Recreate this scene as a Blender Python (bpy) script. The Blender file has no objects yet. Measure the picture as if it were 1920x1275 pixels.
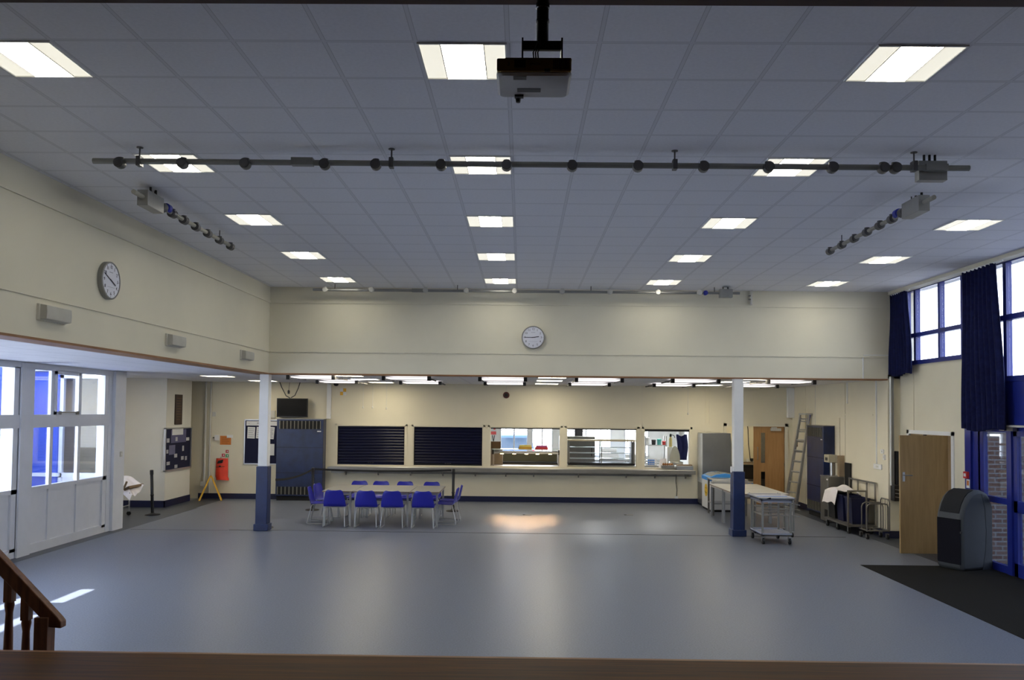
import bpy, bmesh, math, random
from mathutils import Vector, Matrix
random.seed(7)
C = bpy.context.scene.collection
PI = math.pi
# ------------------------------------------------------------------ materials
MATS = {}
def mat(name, col, rough=.6, metal=0., var=.06, scale=6., bump=0., emit=None, es=0., spec=.5, coat=0.):
    if name in MATS: return MATS[name]
    m = bpy.data.materials.new(name); m.use_nodes = True
    nt = m.node_tree; b = nt.nodes['Principled BSDF']
    tc = nt.nodes.new('ShaderNodeTexCoord'); no = nt.nodes.new('ShaderNodeTexNoise')
    no.inputs['Scale'].default_value = scale; no.inputs['Detail'].default_value = 4
    nt.links.new(tc.outputs['Object'], no.inputs['Vector'])
    r = nt.nodes.new('ShaderNodeValToRGB')
    r.color_ramp.elements[0].position = .3; r.color_ramp.elements[1].position = .7
    r.color_ramp.elements[0].color = tuple(c*(1-var) for c in col)+(1,)
    r.color_ramp.elements[1].color = tuple(min(1, c*(1+var)) for c in col)+(1,)
    nt.links.new(no.outputs['Fac'], r.inputs['Fac']); nt.links.new(r.outputs['Color'], b.inputs['Base Color'])
    b.inputs['Roughness'].default_value = rough; b.inputs['Metallic'].default_value = metal
    b.inputs['Specular IOR Level'].default_value = spec
    if coat: b.inputs['Coat Weight'].default_value = coat; b.inputs['Coat Roughness'].default_value = .15
    if emit: b.inputs['Emission Color'].default_value = emit+(1,); b.inputs['Emission Strength'].default_value = es
    if bump:
        bp = nt.nodes.new('ShaderNodeBump'); bp.inputs['Strength'].default_value = bump; bp.inputs['Distance'].default_value = .01
        nt.links.new(no.outputs['Fac'], bp.inputs['Height']); nt.links.new(bp.outputs['Normal'], b.inputs['Normal'])
    MATS[name] = m; return m
def glass_mat(name, tint=(1, 1, 1), refl=.06):
    m = bpy.data.materials.new(name); m.use_nodes = True; nt = m.node_tree; nt.nodes.clear()
    o = nt.nodes.new('ShaderNodeOutputMaterial'); t = nt.nodes.new('ShaderNodeBsdfTransparent'); g = nt.nodes.new('ShaderNodeBsdfGlossy')
    t.inputs['Color'].default_value = tint+(1,); g.inputs['Roughness'].default_value = .02
    mx = nt.nodes.new('ShaderNodeMixShader'); lw = nt.nodes.new('ShaderNodeLayerWeight'); lw.inputs['Blend'].default_value = .25
    ma = nt.nodes.new('ShaderNodeMath'); ma.operation = 'MULTIPLY_ADD'; ma.inputs[1].default_value = .3; ma.inputs[2].default_value = refl*.5
    nt.links.new(lw.outputs['Fresnel'], ma.inputs[0]); nt.links.new(ma.outputs[0], mx.inputs['Fac'])
    nt.links.new(t.outputs[0], mx.inputs[1]); nt.links.new(g.outputs[0], mx.inputs[2]); nt.links.new(mx.outputs[0], o.inputs['Surface'])
    return m
def grid_ceiling_mat(name, col, ox, oy, size=.6, bar=.024):
    m = mat(name, col, .9, var=.03, scale=40, spec=.2)
    nt = m.node_tree; b = nt.nodes['Principled BSDF']
    ramp = [n for n in nt.nodes if n.type == 'VALTORGB'][0]
    tc = nt.nodes.new('ShaderNodeTexCoord'); sp = nt.nodes.new('ShaderNodeSeparateXYZ'); nt.links.new(tc.outputs['Object'], sp.inputs[0])
    def M(op, a, bb=None, c=None):
        n = nt.nodes.new('ShaderNodeMath'); n.operation = op
        for i, v in enumerate((a, bb, c)):
            if v is None: continue
            if isinstance(v, (int, float)): n.inputs[i].default_value = v
            else: nt.links.new(v, n.inputs[i])
        return n.outputs[0]
    def dist(out, o):     # distance to nearest grid line, metres
        f = M('FRACT', M('DIVIDE', M('SUBTRACT', out, o), size))
        return M('MULTIPLY', M('MINIMUM', f, M('SUBTRACT', 1., f)), size)
    d = M('MINIMUM', dist(sp.outputs['X'], ox), dist(sp.outputs['Y'], oy))
    inbar = M('LESS_THAN', d, bar/2)
    edge = M('MULTIPLY', M('LESS_THAN', d, bar/2+.004), M('GREATER_THAN', d, bar/2))
    mx = nt.nodes.new('ShaderNodeMix'); mx.data_type = 'RGBA'
    nt.links.new(inbar, mx.inputs['Factor']); nt.links.new(ramp.outputs['Color'], mx.inputs['A'])
    mx.inputs['B'].default_value = tuple(min(1, c*.90) for c in col)+(1,)
    m2 = nt.nodes.new('ShaderNodeMix'); m2.data_type = 'RGBA'
    nt.links.new(edge, m2.inputs['Factor']); nt.links.new(mx.outputs['Result'], m2.inputs['A']); m2.inputs['B'].default_value = tuple(c*.66 for c in col)+(1,)
    nt.links.new(m2.outputs['Result'], b.inputs['Base Color'])
    bp = nt.nodes.new('ShaderNodeBump'); bp.inputs['Distance'].default_value = .006; bp.inputs['Strength'].default_value = .5
    nt.links.new(M('MINIMUM', d, .03), bp.inputs['Height']); nt.links.new(bp.outputs['Normal'], b.inputs['Normal'])
    return m
def wood_mat(name, c1, c2, rough=.5, scale=(1, 1, 12), spec=.5, ws=2.0):
    m = mat(name, c1, rough, spec=spec); nt = m.node_tree; b = nt.nodes['Principled BSDF']
    tc = nt.nodes.new('ShaderNodeTexCoord'); mp = nt.nodes.new('ShaderNodeMapping'); mp.inputs['Scale'].default_value = scale
    nt.links.new(tc.outputs['Object'], mp.inputs[0])
    no = nt.nodes.new('ShaderNodeTexNoise'); no.inputs['Scale'].default_value = ws; no.inputs['Detail'].default_value = 8; no.inputs['Distortion'].default_value = .8
    nt.links.new(mp.outputs[0], no.inputs['Vector'])
    r = nt.nodes.new('ShaderNodeValToRGB'); r.color_ramp.elements[0].position = .35; r.color_ramp.elements[1].position = .68
    r.color_ramp.elements[0].color = c1+(1,); r.color_ramp.elements[1].color = c2+(1,)
    nt.links.new(no.outputs['Fac'], r.inputs['Fac']); nt.links.new(r.outputs['Color'], b.inputs['Base Color'])
    return m
def brick_mat(name):
    m = mat(name, (.3, .15, .12), .9); nt = m.node_tree; b = nt.nodes['Principled BSDF']
    tc = nt.nodes.new('ShaderNodeTexCoord'); sp = nt.nodes.new('ShaderNodeSeparateXYZ'); nt.links.new(tc.outputs['Object'], sp.inputs[0])
    ad = nt.nodes.new('ShaderNodeMath'); nt.links.new(sp.outputs['X'], ad.inputs[0]); nt.links.new(sp.outputs['Y'], ad.inputs[1])
    cb = nt.nodes.new('ShaderNodeCombineXYZ'); nt.links.new(ad.outputs[0], cb.inputs['X']); nt.links.new(sp.outputs['Z'], cb.inputs['Y'])
    br = nt.nodes.new('ShaderNodeTexBrick'); br.inputs['Scale'].default_value = 1; br.inputs['Brick Width'].default_value = .225; br.inputs['Row Height'].default_value = .075
    br.inputs['Mortar Size'].default_value = .012; br.inputs['Color1'].default_value = (.15, .08, .06, 1); br.inputs['Color2'].default_value = (.22, .15, .12, 1); br.inputs['Mortar'].default_value = (.28, .27, .25, 1)
    nt.links.new(cb.outputs[0], br.inputs['Vector']); nt.links.new(br.outputs['Color'], b.inputs['Base Color'])
    return m
WALL = mat('cream_paint', (.74, .685, .535), .75, var=.025, scale=1.5)
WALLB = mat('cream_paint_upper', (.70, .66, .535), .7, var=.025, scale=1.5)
WHITE = mat('white_gloss', (.78, .79, .82), .35, var=.02)
WPAINT = mat('white_paint', (.8, .8, .79), .6, var=.02)
PLAST = mat('white_plastic', (.78, .78, .76), .4, var=.02)
CREAM = mat('cream_plastic', (.62, .60, .54), .45, var=.03)
NAVY = mat('navy_skirting', (.006, .010, .05), .45, var=.1)
PBLUE = mat('pillar_blue', (.011, .024, .09), .4, var=.12, scale=12)
FBLUE = mat('window_frame_blue', (.012, .022, .20), .35, var=.05)
FLOOR = mat('vinyl_floor', (.16, .18, .228), .36, var=.2, scale=55, spec=.30)
FDARK = mat('vinyl_border', (.055, .065, .085), .4, var=.1, scale=70)
JOINT = mat('metal_joint', (.06, .06, .06), .5, .5)
CARPET = mat('carpet', (.018, .017, .015), 1., var=.35, scale=180, bump=.6, spec=.1)
STAGEW = wood_mat('stage_boards', (.055, .024, .005), (.12, .044, .004), .5, (.6, 14, 1), spec=.12)
BANW = wood_mat('banister_wood', (.10, .035, .015), (.22, .09, .04), .4, (10, 10, 1))
TRIMW = wood_mat('wood_trim', (.22, .10, .04), (.32, .16, .07), .5, (1, 1, 8))
OAK = wood_mat('oak_veneer', (.31, .20, .085), (.38, .25, .11), .5, (10, 10, .8))
OAK2 = wood_mat('oak_veneer_warm', (.42, .22, .08), (.50, .28, .11), .5, (10, 10, .8))
DARKW = mat('dark_wood', (.05, .03, .022), .6)
PROSC = mat('proscenium', (.05, .022, .018), .7)
BLACK = mat('black_plastic', (.008, .008, .009), .45, var=.2)
MATTE = mat('black_matte', (.006, .006, .007), .8, var=.2)
STEEL = mat('stainless', (.50, .50, .49), .32, 1., var=.05, scale=3)
STEELD = mat('stainless_dull', (.30, .29, .27), .45, .9, var=.08, scale=3)
TUBE = mat('grey_tube', (.42, .43, .44), .35, .6, var=.03)
GALV = mat('bar_grey', (.26, .26, .25), .5, .3, var=.05)
SOCK = mat('socket_dark', (.085, .085, .09), .4, .2)
SOCKL = mat('socket_light', (.55, .54, .5), .5)
ALU = mat('aluminium', (.55, .56, .58), .38, .9, var=.05)
CHAIRB = mat('chair_blue', (.016, .018, .33), .32, var=.03)
TTOP = mat('table_laminate', (.27, .265, .25), .4, var=.03)
TEDGE = mat('table_edge', (.25, .16, .09), .6)
HBLUE = mat('heater_blue', (.006, .016, .07), .3, var=.3, scale=4)
SHUT = mat('shutter_navy', (.003, .004, .022), .30, var=.1, spec=.25)
FELT = mat('felt_navy', (.004, .006, .035), .9, var=.1, scale=60)
PAPER = mat('paper', (.72, .73, .74), .8, var=.02)
PAPER2 = mat('paper_grey', (.45, .45, .5), .8, var=.02)
INK = mat('ink', (.03, .03, .05), .8)
CLOCKF = mat('clock_face', (.70, .71, .80), .5, var=.01)
BAR3 = mat('bar_mid_grey', (.27, .27, .26), .35, .4)
CLOCKR = mat('clock_rim', (.28, .28, .27), .4, .4)
RED = mat('red', (.55, .03, .03), .5)
ORANGE = mat('orange_red_vinyl', (.80, .055, .02), .5, var=.1, scale=8)
OSIGN = mat('orange_sign', (.62, .20, .04), .7)
YEL = mat('yellow_plastic', (.75, .42, .03), .5)
CURT = mat('curtain_navy', (.006, .009, .05), .85, var=.25, scale=15, spec=.2)
BINL = mat('bin_grey', (.048, .053, .058), .6, var=.05)
BIND = mat('bin_dark', (.006, .006, .011), .8, spec=.15)
GLASS = glass_mat('clear_glass', (.95, .97, 1.))
DGLASS = glass_mat('door_glass', (.50, .52, .56), .12)
CLOTH = mat('white_cloth', (.82, .78, .80), .9, var=.04, scale=10, bump=.3)
BROWN = mat('cardboard', (.20, .13, .07), .8)
CARD2 = mat('cardboard_light', (.36, .27, .17), .8)
GREEN = mat('green_sign', (.03, .3, .1), .6)
CBLUE = mat('bright_blue_plastic', (.05, .25, .75), .4)
DBLUE = mat('dark_blue_plastic', (.004, .007, .045), .5)
EXTB = mat('outside_blue_panel', (.07, .12, .52), .5, var=.05)
EXTG = mat('outside_beige_wall', (.30, .29, .25), .8)
PAVE = mat('outside_paving', (.08, .08, .08), .9, var=.15, scale=3)
GRASS = mat('outside_grass', (.16, .30, .07), .95, var=.3, scale=9)
BRICK = brick_mat('brick')
LAMP = mat('lamp_diffuser', (.9, .9, .85), .5, emit=(1., .95, .80), es=26.0)
LAMP2 = mat('lamp_reflector', (.9, .9, .85), .5, emit=(1., .955, .80), es=.80)
LAMPB = mat('lamp_basket', (.9, .9, .85), .5, emit=(1., .98, .9), es=1.3)
LAMPW = mat('lamp_warm', (.9, .85, .6), .5, emit=(1., .89, .66), es=20.)
LAMPK = mat('kitchen_fill_lamp', (.9, .9, .9), .5, emit=(1., .98, .95), es=34.)
TUBEL = mat('unlit_tube_reflector', (.82, .80, .78), .4, var=.02)
HEAT = mat('heat_lamp_glow', (.9, .6, .3), .5, emit=(1., .55, .2), es=60.)
CEIL = grid_ceiling_mat('ceiling_tiles', (.84, .845, .89), -.7156, 5.3251)
CEIL2 = grid_ceiling_mat('ceiling_tiles_low', (.80, .80, .83), -.7156, 5.3251)
# ------------------------------------------------------------------ mesh builder
class MB:
    def __init__(s): s.v = []; s.f = []
    def add(s, vs, fs):
        o = len(s.v); s.v += [tuple(v) for v in vs]; s.f += [tuple(o+i for i in f) for f in fs]; return s
    def box(s, x0, x1, y0, y1, z0, z1):
        return s.add([(x0, y0, z0), (x1, y0, z0), (x1, y1, z0), (x0, y1, z0), (x0, y0, z1), (x1, y0, z1), (x1, y1, z1), (x0, y1, z1)],
                     [(0, 3, 2, 1), (4, 5, 6, 7), (0, 1, 5, 4), (1, 2, 6, 5), (2, 3, 7, 6), (3, 0, 4, 7)])
    def bar(s, p, q, w, h, up=(0, 0, 1)):
        p, q = Vector(p), Vector(q); d = (q-p).normalized(); u = Vector(up)
        if abs(d.dot(u)) > .98: u = Vector((0, 1, 0))
        a = d.cross(u).normalized()*w/2; b = a.cross(d).normalized()*h/2
        vs = [p-a-b, p+a-b, p+a+b, p-a+b, q-a-b, q+a-b, q+a+b, q-a+b]
        return s.add(vs, [(0, 3, 2, 1), (4, 5, 6, 7), (0, 1, 5, 4), (1, 2, 6, 5), (2, 3, 7, 6), (3, 0, 4, 7)])
    def cyl(s, p, q, r, r2=None, n=16):
        return s.tube([p, q], r, n, r2)
    def tube(s, pts, r, n=10, r2=None):
        pts = [Vector(p) for p in pts]; vs = []; fs = []; m = len(pts); a = None
        for i, p in enumerate(pts):
            d = ((pts[min(i+1, m-1)]-p).normalized()+(p-pts[max(i-1, 0)]).normalized()).normalized()
            if a is None:
                u = Vector((0, 0, 1)) if abs(d.z) < .9 else Vector((0, 1, 0)); a = d.cross(u).normalized()
            else: a = (a-d*a.dot(d)).normalized()
            b = d.cross(a); rr = r if (r2 is None or i < m-1) else r2
            for k in range(n):
                t = 2*PI*k/n; vs.append(p+a*rr*math.cos(t)+b*rr*math.sin(t))
        for i in range(m-1):
            for k in range(n): fs.append((i*n+k, i*n+(k+1) % n, (i+1)*n+(k+1) % n, (i+1)*n+k))
        fs.append(tuple(range(n))[::-1]); fs.append(tuple((m-1)*n+k for k in range(n)))
        return s.add(vs, fs)
    def prism(s, pts, ax, a, b):   # pts 2D polygon in the two other axes, extruded along ax
        def mk(u, v, w): return {'x': (w, u, v), 'y': (u, w, v), 'z': (u, v, w)}[ax]
        n = len(pts); vs = [mk(u, v, a) for u, v in pts]+[mk(u, v, b) for u, v in pts]
        return s.add(vs, [tuple(range(n)), tuple(range(2*n-1, n-1, -1))]+[(i, (i+1) % n, n+(i+1) % n, n+i) for i in range(n)])
    def sheet(s, fn, nu, nv, th=None):
        g = [[Vector(fn(i/nu, j/nv)) for j in range(nv+1)] for i in range(nu+1)]
        vs = [p for r in g for p in r]; W = nv+1
        fs = [(i*W+j, (i+1)*W+j, (i+1)*W+j+1, i*W+j+1) for i in range(nu) for j in range(nv)]
        if th:
            N = len(vs); nr = [Vector() for _ in vs]
            for f in fs:
                n = (vs[f[1]]-vs[f[0]]).cross(vs[f[2]]-vs[f[0]])
                for k in f: nr[k] += n
            v2 = [vs[k]-nr[k].normalized()*th for k in range(N)]
            f2 = [tuple(N+k for k in f[::-1]) for f in fs]
            rim = [i*W for i in range(nu+1)]+[nu*W+j for j in range(1, W)]+[i*W+nv for i in range(nu-1, -1, -1)]+[j for j in range(nv-1, 0, -1)]
            f3 = [(rim[k], rim[(k+1) % len(rim)], N+rim[(k+1) % len(rim)], N+rim[k]) for k in range(len(rim))]
            vs = vs+v2; fs = fs+f2+f3
        return s.add(vs, fs)
    def lathe(s, prof, c=(0, 0, 0), n=24, ax='z'):
        vs = []; fs = []; m = len(prof)
        for r, h in prof:
            for k in range(n):
                t = 2*PI*k/n; x, y = r*math.cos(t), r*math.sin(t)
                p = {'z': (x, y, h), 'y': (x, h, y), 'x': (h, x, y)}[ax]
                vs.append((p[0]+c[0], p[1]+c[1], p[2]+c[2]))
        for i in range(m-1):
            for k in range(n): fs.append((i*n+k, i*n+(k+1) % n, (i+1)*n+(k+1) % n, (i+1)*n+k))
        fs.append(tuple(range(n))[::-1]); fs.append(tuple((m-1)*n+k for k in range(n)))
        return s.add(vs, fs)
    def text(s, txt, size, origin, xdir, ydir, ext=.001, align='CENTER'):
        cu = bpy.data.curves.new('t', 'FONT'); cu.body = txt; cu.size = size; cu.align_x = align; cu.align_y = 'CENTER'; cu.extrude = ext
        o = bpy.data.objects.new('t', cu); C.objects.link(o); bpy.context.view_layer.update()
        me = o.evaluated_get(bpy.context.evaluated_depsgraph_get()).to_mesh()
        X, Y = Vector(xdir).normalized(), Vector(ydir).normalized(); Z = X.cross(Y); O = Vector(origin)
        s.add([O+X*v.co.x+Y*v.co.y+Z*v.co.z for v in me.vertices], [tuple(p.vertices) for p in me.polygons])
        bpy.data.objects.remove(o); bpy.data.curves.remove(cu); return s
    def build(s, name, m, parent=None, smooth=True, bevel=0, loc=None, rot=0, fix=True):
        me = bpy.data.meshes.new(name); me.from_pydata(s.v, [], s.f); me.update()
        if fix:
            bm = bmesh.new(); bm.from_mesh(me); bmesh.ops.recalc_face_normals(bm, faces=bm.faces); bm.to_mesh(me); bm.free()
        me.materials.append(m)
        if smooth: me.shade_smooth(); me.set_sharp_from_angle(angle=math.radians(35))
        o = bpy.data.objects.new(name, me); C.objects.link(o)
        if parent: o.parent = parent
        if loc: o.location = loc
        if rot: o.rotation_euler.z = rot
        if bevel:
            b = o.modifiers.new('b', 'BEVEL'); b.width = bevel; b.segments = 2; b.limit_method = 'ANGLE'
        return o
def tag(o, label, cat, group=None, kind=None):
    o['label'] = label; o['category'] = cat
    if group: o['group'] = group
    if kind: o['kind'] = kind
    return o
def thing(name, label, cat, loc=(0, 0, 0), rot=0, group=None):
    o = bpy.data.objects.new(name, None); C.objects.link(o); o.location = loc; o.rotation_euler.z = rot; o.empty_display_size = .1
    return tag(o, label, cat, group)
def struct(name, mb, m, parent=None, **k):
    o = mb.build(name, m, parent, **k)
    if not parent: o['kind'] = 'structure'
    return o
def sroot(name, loc=(0, 0, 0)):
    o = bpy.data.objects.new(name, None); C.objects.link(o); o.location = loc; o['kind'] = 'structure'; return o
def dup(root, loc, rot=None, label=None, group=None):
    r = root.copy(); C.objects.link(r); r.location = loc
    if rot is not None: r.rotation_euler.z = rot
    if label: r['label'] = label
    if group: r['group'] = group
    for ch in list(root.children):
        c = ch.copy(); C.objects.link(c); c.parent = r
        for g in list(ch.children):
            d = g.copy(); C.objects.link(d); d.parent = c
    return r
def wall(mb, ax, p0, p1, u0, u1, z0, z1, holes):
    us = sorted(set([u0, u1]+[h[0] for h in holes]+[h[1] for h in holes])); zs = sorted(set([z0, z1]+[h[2] for h in holes]+[h[3] for h in holes]))
    us = [u for u in us if u0 <= u <= u1]; zs = [z for z in zs if z0 <= z <= z1]
    for a, b in zip(us, us[1:]):
        run = None
        for c, d in zip(zs, zs[1:]):
            mu, mz = (a+b)/2, (c+d)/2
            solid = not any(h[0] < mu < h[1] and h[2] < mz < h[3] for h in holes)
            if solid: run = (run[0], d) if run else (c, d)
            if (not solid or d == zs[-1]) and run:
                mb.box(*( (a, b, p0, p1) if ax == 'y' else (p0, p1, a, b)), run[0], run[1]); run = None
    return mb
# ------------------------------------------------------------------ room shell
ZC, ZS, XL, XR, XRR, YB, YF, XW = 4.777, 3.063, -4.974, 7.35, 7.11, 16.229, 21.9, -7.934
struct('floor', MB().box(-12, XR+.3, 4.9, YF+5.2, -.15, 0), FLOOR)
struct('trim_1', MB().box(XW, -7.68, 5.2, 16.4, 0, .0015).box(-12, -7.68, 16.4, 19.8, 0, .0015).box(-8.5, -7.75, 19.8, YF, 0, .0015), FDARK)
struct('trim_2', MB().box(6.75, XR, 13.3, YB, 0, .0015).box(6.62, XRR, YB, YF, 0, .0015), FDARK)
struct('trim_3', MB().box(-5.7, 6.3, 16.27, 16.295, 0, .004).box(-7.6, -5.7, 16.21, 16.22, 0, .002), JOINT)
struct('ceiling', MB().box(XL-.3, XR+.4, 4.7, YB+.3, ZC, ZC+.2), CEIL)
struct('ceiling_low_rear', MB().box(-12, XR+.3, YB+.02, YF+.2, ZS+.015, ZS+.2), CEIL2)
struct('ceiling_low_left', MB().box(XW-.2, XL-.02, 3.5, YB+.02, ZS+.015, ZS+.2), CEIL2)
struct('wall_left', MB().box(XL-.3, XL, 3.5, YB, ZS+.015, ZC+.2), WALLB)
struct('wall_bulkhead', MB().box(XL-.3, XR, YB, YB+.3, ZS+.015, ZC+.2), WALLB)
struct('trim_4', MB().box(XL-.001, XL+.022, 5.0, YB, 4.455, 4.50).box(XL-.001, XL+.016, 5.0, YB, 3.49, 3.525), WALLB)
struct('trim_5', MB().box(XL, XR, YB-.022, YB+.001, 4.455, 4.505).box(XL, XR, YB-.016, YB+.001, 3.49, 3.525), WALLB)
struct('trim_6', MB().box(XL-.30, XL+.012, 3.5, YB+.3, ZS-.012, ZS+.014).box(XL+.012, XRR, YB-.012, YB+.3, ZS-.012, ZS+.014), TRIMW)
# far wall with serving hatches and a double doorway
HAT = [(-4.87, -3.06), (-2.85, -1.01), (-.83, 1.03), (1.19, 3.04), (3.22, 4.43)]
holes = [(a, b, .93, 1.955) for a, b in HAT]+[(5.38, 6.9, -1, 2.045)]
struct('wall_back', wall(MB(), 'y', YF, YF+.15, -12, XR, 0, ZS+.02, holes), WALL)
fr = MB()
for a, b in HAT:
    fr.box(a-.05, a, YF-.015, YF, .93, 2.0).box(b, b+.05, YF-.015, YF, .93, 2.0).box(a-.05, b+.05, YF-.015, YF, 1.955, 2.0)
    fr.box(a, a+.02, YF, YF+.15, .93, 1.955).box(b-.02, b, YF, YF+.15, .93, 1.955).box(a, b, YF, YF+.15, 1.94, 1.955)
struct('trim_7', fr, WALL)
struct('trim_8', MB().box(5.30, 5.38, YF-.03, YF+.15, 0, 2.12).box(6.9, 6.98, YF-.03, YF+.15, 0, 2.12).box(5.3, 6.98, YF-.03, YF+.15, 2.045, 2.12), WALLB)
struct('baseboard_back', MB().box(-8.5, -6.4, YF-.02, YF, 0, .14).box(-5.12, 5.3, YF-.02, YF, 0, .14), NAVY)
struct('wall_block', MB().box(-12, -8.5, 19.8, 21.3, 0, ZS+.02), mat('off_white_wall', (.74, .72, .65), .75, var=.02, scale=1.5))
struct('baseboard_block', MB().box(-12, -8.48, 19.78, 19.8, 0, .16).box(-8.5, -8.48, 19.78, 21.3, 0, .16), NAVY)
struct('wall_far_left', MB().box(-12.15, -12, 16.3, YF+.1, 0, ZS+.1), WALL)
struct('wall_right_rear', MB().box(XRR, XR+.3, YB+.0, YF+.1, 0, ZS+.1), WALL)
struct('baseboard_right', MB().box(XRR-.02, XRR, YB, YF, 0, .14).box(XRR-.02, XR, YB-.02, YB, 0, .14).box(XR-.02, XR, 13.85, 14.2, 0, .14), NAVY)
# recessed panel outline and cupboard doorway outline on the rear right wall
struct('trim_9', MB().box(XRR-.012, XRR, 16.9, 18.55, 2.36, 2.39).box(XRR-.02, XRR, 18.65, 18.75, 0, 2.3).box(XRR-.02, XRR, 18.75, 20.2, 2.2, 2.3).box(XRR-.012, XRR, 18.35, 18.38, .2, 3.06).box(XRR-.01, XRR, 20.9, 20.93, 0, 3.06), WALL)
# hall right wall: cream lower part with doorway, window band above
struct('wall_right', wall(MB(), 'x', XR, XR+.25, 13.8, YB+.05, 0, ZC+.1, [(13.86, 15.95, 3.33, 4.76), (14.3, 15.85, -1, 2.03)]), WALL)
struct('trim_10', MB().box(XR-.02, XR+.02, 14.22, 14.3, 0, 2.1).box(XR-.02, XR+.02, 15.85, 15.93, 0, 2.1).box(XR-.02, XR+.02, 14.22, 15.93, 2.03, 2.1), WPAINT)
struct('door_3', MB().box(XR+.02, XR+.065, 14.3, 15.85, 0, 2.03), OAK)
struct('trim_11', MB().box(XRR+.02, XR+.02, 5, YB, 4.72, ZC+.001), WALLB)
struct('trim_12', MB().box(XR-.012, XR, 15.66, 15.68, 2.1, 3.3), WALL)
# window band
def bars(ys, zs, w, x0, x1, ylo, yhi, zlo, zhi, mb=None):
    mb = mb or MB()
    for y in ys: mb.box(x0, x1, y-w/2, y+w/2, zlo, zhi)
    for z in zs: mb.box(x0-.004, x1+.004, ylo, yhi, z-w/2, z+w/2)
    return mb
w1 = sroot('window_1'); 
struct('window_frame', bars([13.89, 14.65, 15.55, 15.92], [3.36, 3.87, 4.745], .075, XR-.03, XR+.06, 13.86, 15.95, 3.33, 4.76), FBLUE, w1)
for a, b in ((13.92, 14.61), (14.69, 15.51), (15.59, 15.88)):
    for c, d in ((3.4, 3.83), (3.91, 4.7)): struct('pane', MB().box(XR+.01, XR+.018, a, b, c, d), GLASS, w1)
w2 = sroot('window_2')
ym = [13.76, 12.66, 11.45, 10.25, 9.05, 7.85, 6.65, 5.45]
struct('window_frame', bars(ym, [2.94, 3.87, 4.745], .085, XR-.03, XR+.06, 5.3, 13.8, 2.9, 4.77), FBLUE, w2)
for a, b in zip(ym[1:], ym):
    for c, d in ((2.98, 3.83), (3.91, 4.7)): struct('pane', MB().box(XR+.01, XR+.018, a+.045, b-.045, c, d), GLASS, w2)
struct('trim_13', MB().box(XR-.02, XR+.05, 5.3, 13.8, 2.2, 2.9), FBLUE)
# blue glazed entrance doors
d1 = sroot('door_1')
ys = [13.72, 13.36, 12.6, 12.50]
struct('door_frame', MB().box(XR-.05, XR+.06, 13.62, 13.80, 0, 2.2).box(XR-.02, XR+.05, 13.30, 13.45, 0, 2.2).box(XR-.04, XR+.06, 12.52, 12.64, 0, 2.2)
       .box(XR-.02, XR+.05, 12.6, 13.4, 0, .12).box(XR-.02, XR+.05, 12.6, 13.4, 1.04, 1.13).box(XR-.02, XR+.05, 12.6, 13.7, 2.13, 2.2).box(XR-.02, XR+.05, 13.4, 13.7, 0, 2.2), FBLUE, d1)
struct('pane', MB().box(XR+.01, XR+.018, 12.6, 13.35, .1, 2.15), DGLASS, d1)
d2 = sroot('door_2')
fr = MB()
for k, (a, b) in enumerate(((11.55, 12.5), (10.6, 11.55), (9.0, 10.5), (7.4, 9.0), (5.4, 7.4))):
    fr.box(XR-.02, XR+.05, a, a+.09, 0, 2.15).box(XR-.02, XR+.05, b-.09, b, 0, 2.15).box(XR-.02, XR+.05, a, b, 0, .2).box(XR-.02, XR+.05, a, b, .95, 1.12).box(XR-.02, XR+.05, a, b, 2.08, 2.2)
    struct('pane', MB().box(XR+.01, XR+.018, a+.09, b-.09, .2, 2.08), DGLASS, d2)
struct('door_frame', fr, FBLUE, d2)
struct('wall_front_right', MB().box(XR, XR+.25, 3.3, 5.35, 0, ZC+.1), WALL)
# ---- left window wall
def left_bay(root, y0, y1, vent=True):
    fw = .06; x0, x1 = XW-.05, XW+.03
    L = y1-y0; c1 = y0+L*.245; c2 = y0+L*.60
    mull = [c1, c2]
    fr = MB().box(x0, x1, y0, y0+fw, .1, 3.06).box(x0, x1, y1-fw*2.2, y1, .1, 3.06).box(x0, x1, y0, y1, 2.975, 3.08).box(x0, x1+.02, y0, y1, 2.03, 2.24).box(x0, x1, y0, y1, 1.0, 1.07).box(x0, x1, y0, y1, 0, .15)
    for c in mull: fr.box(x0+.02, x1-.01, c-.045, c+.045, .1, 3.06)
    struct('window_frame', fr, WHITE, root)
    e = [y0+fw, c1-.05, c1+.05, c2-.05, c2+.05, y1-fw*2.2]
    for i in range(3):
        struct('lower_panel', MB().box(XW-.03, XW-.005, e[2*i]-.01, e[2*i+1]+.01, .14, 1.01), WHITE, root, bevel=.006)
        for a, b in ((1.07, 2.03), (2.24, 2.975)):
            if i == 1 and a > 2 and vent:
                v = MB(); q = .05
                v.box(XW-.02, XW+.045, e[2], e[2]+q, a, b).box(XW-.02, XW+.045, e[3]-q, e[3], a, b).box(XW-.02, XW+.045, e[2], e[3], a, a+q).box(XW-.02, XW+.045, e[2], e[3], b-q, b)
                cs = struct('vent_casement', v, WHITE, root)
                struct('window_stay', MB().box(XW+.045, XW+.06, e[2]+.1, e[3]-.1, a+.03, a+.05).box(XW+.045, XW+.075, e[2]+.1, e[2]+.14, a+.0, a+.06).box(XW+.045, XW+.075, e[3]-.14, e[3]-.1, a+.0, a+.06), STEELD, root)
            struct('pane', MB().box(XW-.012, XW-.006, e[2*i], e[2*i+1], a, b), GLASS, root)
    return root
for n, (y0, y1) in enumerate(((13.32, 15.80), (11.3, 12.98), (4.62, 7.98))):
    r = left_bay(sroot('window_%d' % (n+3)), y0, y1)
w6 = sroot('window_6')      # tall full-height glazed bay, unseen; left without a transom to pass the sun streaks
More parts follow.
